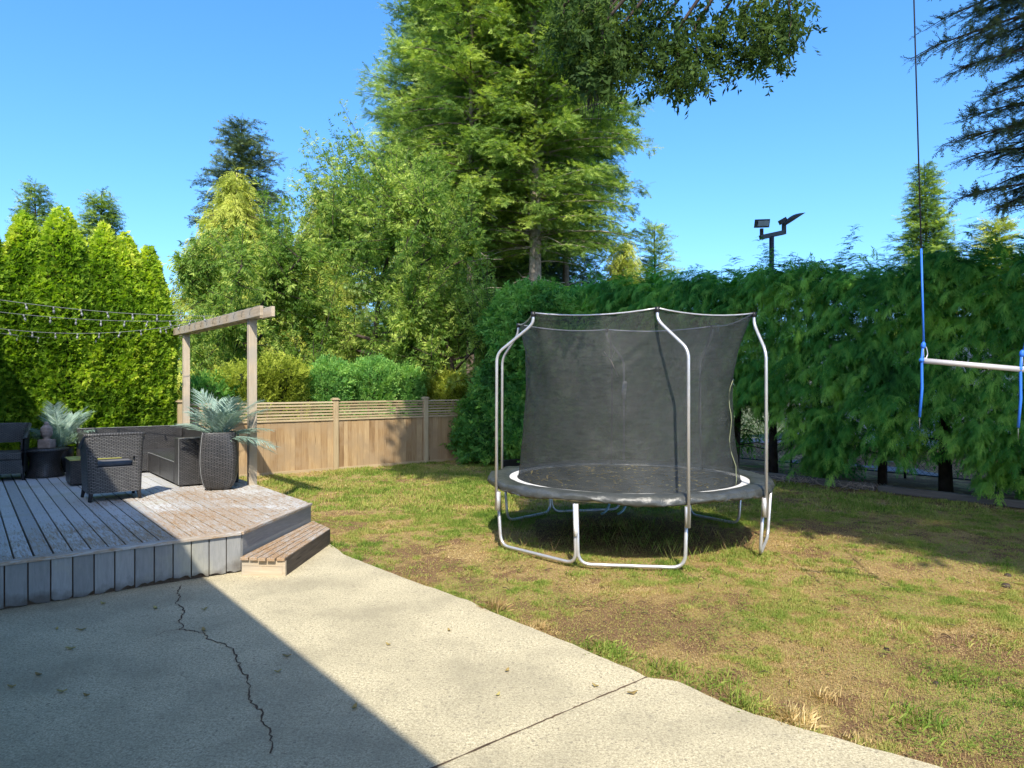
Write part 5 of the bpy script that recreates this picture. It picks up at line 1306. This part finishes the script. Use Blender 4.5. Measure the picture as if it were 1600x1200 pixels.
for px, y0, y1, m in droops:
    Y = rg.uniform(5.6, 6.6); xs = np.linspace(0, 1, m)
    for s in xs: c = spray(px+rg.normal(0, 7)+6*s, y0+(y1-y0)*s, Y, 9, .075+.05*(1-s), .24)
    top = np.array([(px-800)/F*Y, Y, CH+(600-y0)/F*Y]); limb_end.append(top)
    bot = np.array([(px-800)/F*Y, Y, CH+(600-y1)/F*Y]); tb.tube([top, (top+bot)/2+[.02, 0, 0], bot], [.014, .008, .003], 4, caps=False)
hub = np.array([3.6, 5.2, 7.2]); tb.tube([tp[2], (tp[2]+hub)/2+[0, 0, .5], hub], [.16, .11, .07], 7)
for e_ in limb_end: tb.tube([hub, (hub+e_)/2+[0, 0, .35], e_], [.05, .03, .014], 5, caps=False)
# dead needles and bark hanging in the dark clump
for px, py in ((925, 110), (915, 90), (935, 130), (920, 140)):
    c = np.array([(px-800)/F*6.2, 6.2, CH+(600-py)/F*6.2])
    for k in range(26): a = rg.normal(0, .06, 3); tb.tube([c+a, c+a+[rg.normal(0, .03), rg.normal(0, .03), -rg.uniform(.1, .25)]], .0025, 3, caps=False)
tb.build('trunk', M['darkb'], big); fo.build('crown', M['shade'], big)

# conifer at the right with boughs reaching into the picture
rc = thing('overhanging_conifer', 'dark conifer whose drooping boughs enter the picture at top right', 'tree', (9.3, 8.6, 0))
tb = MB(); tb.tube([(9.3, 8.6, -.1), (9.25, 8.6, 6), (9.2, 8.6, 13)], [.3, .22, .05], 10); fo = Fol('fir')
def bough(p0, p1, sag, w, n, rg):
    p0 = np.array(p0); p1 = np.array(p1); q = np.linspace(0, 1, 10); P = p0*(1-q)[:, None]+p1*q[:, None]; P[:, 2] += sag*np.sin(q*math.pi); tb.tube(P, np.linspace(.045, .006, 10), 5, caps=False)
    dr = norm(p1-p0); sd = norm(np.cross(dr, [0, 0, 1.]))
    for i in range(n):
        s = rg.uniform(.1, 1); b = np.array([np.interp(s, q, P[:, k]) for k in range(3)]); sg = rg.choice([-1, 1]); l = w*(1.15-s)*rg.uniform(.5, 1.1)+.1
        e_ = b+(dr*.8+sd*sg*.75)*l+np.array([0, 0, -.25*l]); m = max(3, int(l/.07)); k = np.linspace(0, 1, m)[:, None]; pts = b*(1-k)+e_*k; tb.tube([b, e_], [.007, .003], 3, caps=False)
        fo.add(pts+rg.normal(0, .012, pts.shape), norm((e_-b)[None]+rg.normal(0, .5, pts.shape)*l), (0, 0, 1), .15*rg.uniform(.7, 1.2, m))
        fo.add(pts, norm(np.cross(e_-b, [0, 0, 1.])[None]*rg.choice([-1, 1], m)[:, None]+(e_-b)[None]*.8+rg.normal(0, .2, pts.shape)), (0, 0, 1), .15*rg.uniform(.7, 1.2, m))
rg = np.random.default_rng(70)
def S(px, py, Y): return ((px-800)/F*Y, Y, CH+(600-py)/F*Y)
for a, b, sg_, w, n in [((9.2, 8.6, 6.5), S(1452, 75, 7.6), .3, .75, 95), ((9.2, 8.6, 6.0), S(1500, 105, 7.8), .25, .6, 85), ((9.2, 8.6, 5.6), S(1535, 150, 8.0), .2, .5, 34), ((9.2, 8.6, 5.2), S(1515, 180, 8.2), .25, .75, 110), ((9.2, 8.6, 4.9), S(1508, 212, 8.0), .2, .75, 110), ((9.2, 8.6, 4.6), S(1522, 240, 8.3), .15, .75, 110),
        ((9.2, 8.6, 4.3), S(1522, 300, 8.2), .15, .7, 110), ((9.2, 8.6, 4.0), S(1555, 325, 8.4), .1, .55, 40), ((9.2, 8.6, 4.6), S(1560, 225, 8.8), .15, .7, 40), ((9.2, 8.6, 7.0), S(1470, 30, 8.0), .3, .8, 50), ((9.2, 8.6, 7.4), S(1500, -30, 8.0), .3, .8, 50), ((9.2, 8.6, 4.2), S(1580, 260, 8.0), .1, .7, 46), ((9.2, 8.6, 6.6), S(1560, 90, 8.5), .2, .8, 90)]+[((9.2, 8.6, z_), S(x_, y_, 8.4), .15, .8, 120) for z_, x_, y_ in ((6.2, 1585, 120), (5.6, 1570, 200), (5.2, 1590, 240), (4.9, 1575, 280), (4.6, 1590, 310), (6.8, 1545, 60), (7.0, 1520, 20))]:
    bough(a, b, sg_, w, n, rg)
for i in range(60):
    z = rg.uniform(3.2, 12.5); a = rg.uniform(-1.6, 1.9); l = 2.6*(1-(z/14))+.5
    bough((9.25, 8.6, z), (9.25+math.cos(a)*l, 8.6+math.sin(a)*l, z-.3), .15, .7, 22, rg)
tb.build('trunk', M['darkb'], rc); fo.build('crown', M['spruce'], rc)

# ================================================================== HOUSE (behind and left of the viewer; it throws the patio shadow)
HE = 4.5; VE = -.22-.585*HE
hs = thing('house', 'pale sided house standing to the left of the patio', 'house', L(VE-4, -3, 0))
m = MB(); m.vbox(VE-8, VE-.45, -16, 7.4, -.1, HE-.05); m.build('wall', M['siding'], hs)
m = MB(); e0, e1 = np.array(L(VE, -16.4, HE)), np.array(L(VE, 7.7, HE)); r0, r1 = np.array(L(VE-4.2, -16.4, HE+.5)), np.array(L(VE-4.2, 7.7, HE+.5)); f0, f1 = np.array(L(VE-8.4, -16.4, HE)), np.array(L(VE-8.4, 7.7, HE))
m.add([e0, e1, r1, r0, f1, f0], [(0, 1, 2, 3), (3, 2, 4, 5), (0, 5, 4, 1), (0, 3, 5), (1, 4, 2)]); m.build('roof', M['roofing'], hs)
m = MB(); m.obox(L(VE-.02, -16.4, HE-.16), list(UX*24.1)+[0], list(VX*.02)+[0], (0, 0, .15)); m.build('gutter', M['white'], hs)
for uu in (-9, -5.2, -1.5, 2.2): 
    m = MB(); m.vbox(VE-.452, VE-.42, uu, uu+1.5, 1.0, 2.2); w_ = m.build('window', M['white'], hs); m = MB(); m.vbox(VE-.419, VE-.41, uu+.06, uu+1.44, 1.06, 2.14); m.build('pane', M['glass'], w_)

# ================================================================== LIGHT, SKY, CAMERA
w = bpy.data.worlds.new('World'); SC.world = w; w.use_nodes = True; nt = w.node_tree; nt.nodes.clear(); n = N(nt)
sky = n.n('TexSky', sky_type='NISHITA'); sky.sun_disc = False; el = math.atan2(1, math.hypot(.03, .95)); sky.sun_elevation = el; sky.sun_rotation = math.atan2(.03, -.95)
sky.altitude = 50; sky.air_density = 1.0; sky.dust_density = 1.0; sky.ozone_density = 2.5
tc = n.n('TexCoord'); lift = n.n('VectorMath', operation='ADD'); lift.inputs[1].default_value = (0, 0, .10); nt.links.new(tc.outputs['Generated'], lift.inputs[0])
nrm = n.n('VectorMath', operation='NORMALIZE'); nt.links.new(lift.outputs[0], nrm.inputs[0]); nt.links.new(nrm.outputs[0], sky.inputs['Vector'])
hsv = n.n('HueSaturation'); hsv.inputs['Saturation'].default_value = 1.3; hsv.inputs['Hue'].default_value = .502; nt.links.new(sky.outputs[0], hsv.inputs['Color'])
bg = n.n('Background'); bg.inputs[1].default_value = .15; nt.links.new(hsv.outputs[0], bg.inputs[0]); wo = n.n('OutputWorld'); nt.links.new(bg.outputs[0], wo.inputs[0])
ld = bpy.data.lights.new('sun', 'SUN'); ld.energy = 2.7; ld.angle = R_(.5); ld.color = (1, .93, .80); lo = bpy.data.objects.new('sun', ld); COL.objects.link(lo)
lo.rotation_euler = Vector((SUN[0], SUN[1], SUN[2])).to_track_quat('-Z', 'Y').to_euler(); lo.location = (0, -10, 12)
cd = bpy.data.cameras.new('camera'); cam = bpy.data.objects.new('camera', cd); COL.objects.link(cam); cam.location = (0, 0, CH); cam.rotation_euler = (R_(90), 0, 0)
cd.sensor_width = 36; cd.lens = F/1600*36; cd.clip_end = 3000; cd.clip_start = .05; SC.camera = cam
vs = SC.view_settings; vs.view_transform = 'Standard'; vs.look = 'None'; vs.gamma = 1; vs.exposure = 1.38
SC.cycles.transparent_max_bounces = 12; SC.cycles.max_bounces = 6; SC.cycles.diffuse_bounces = 3; SC.cycles.glossy_bounces = 2
SC.cycles.caustics_reflective = False; SC.cycles.caustics_refractive = False

print('TWIGS', TOT, 'FACES', sum(len(o.data.polygons) for o in COL.objects if o.type == 'MESH'))
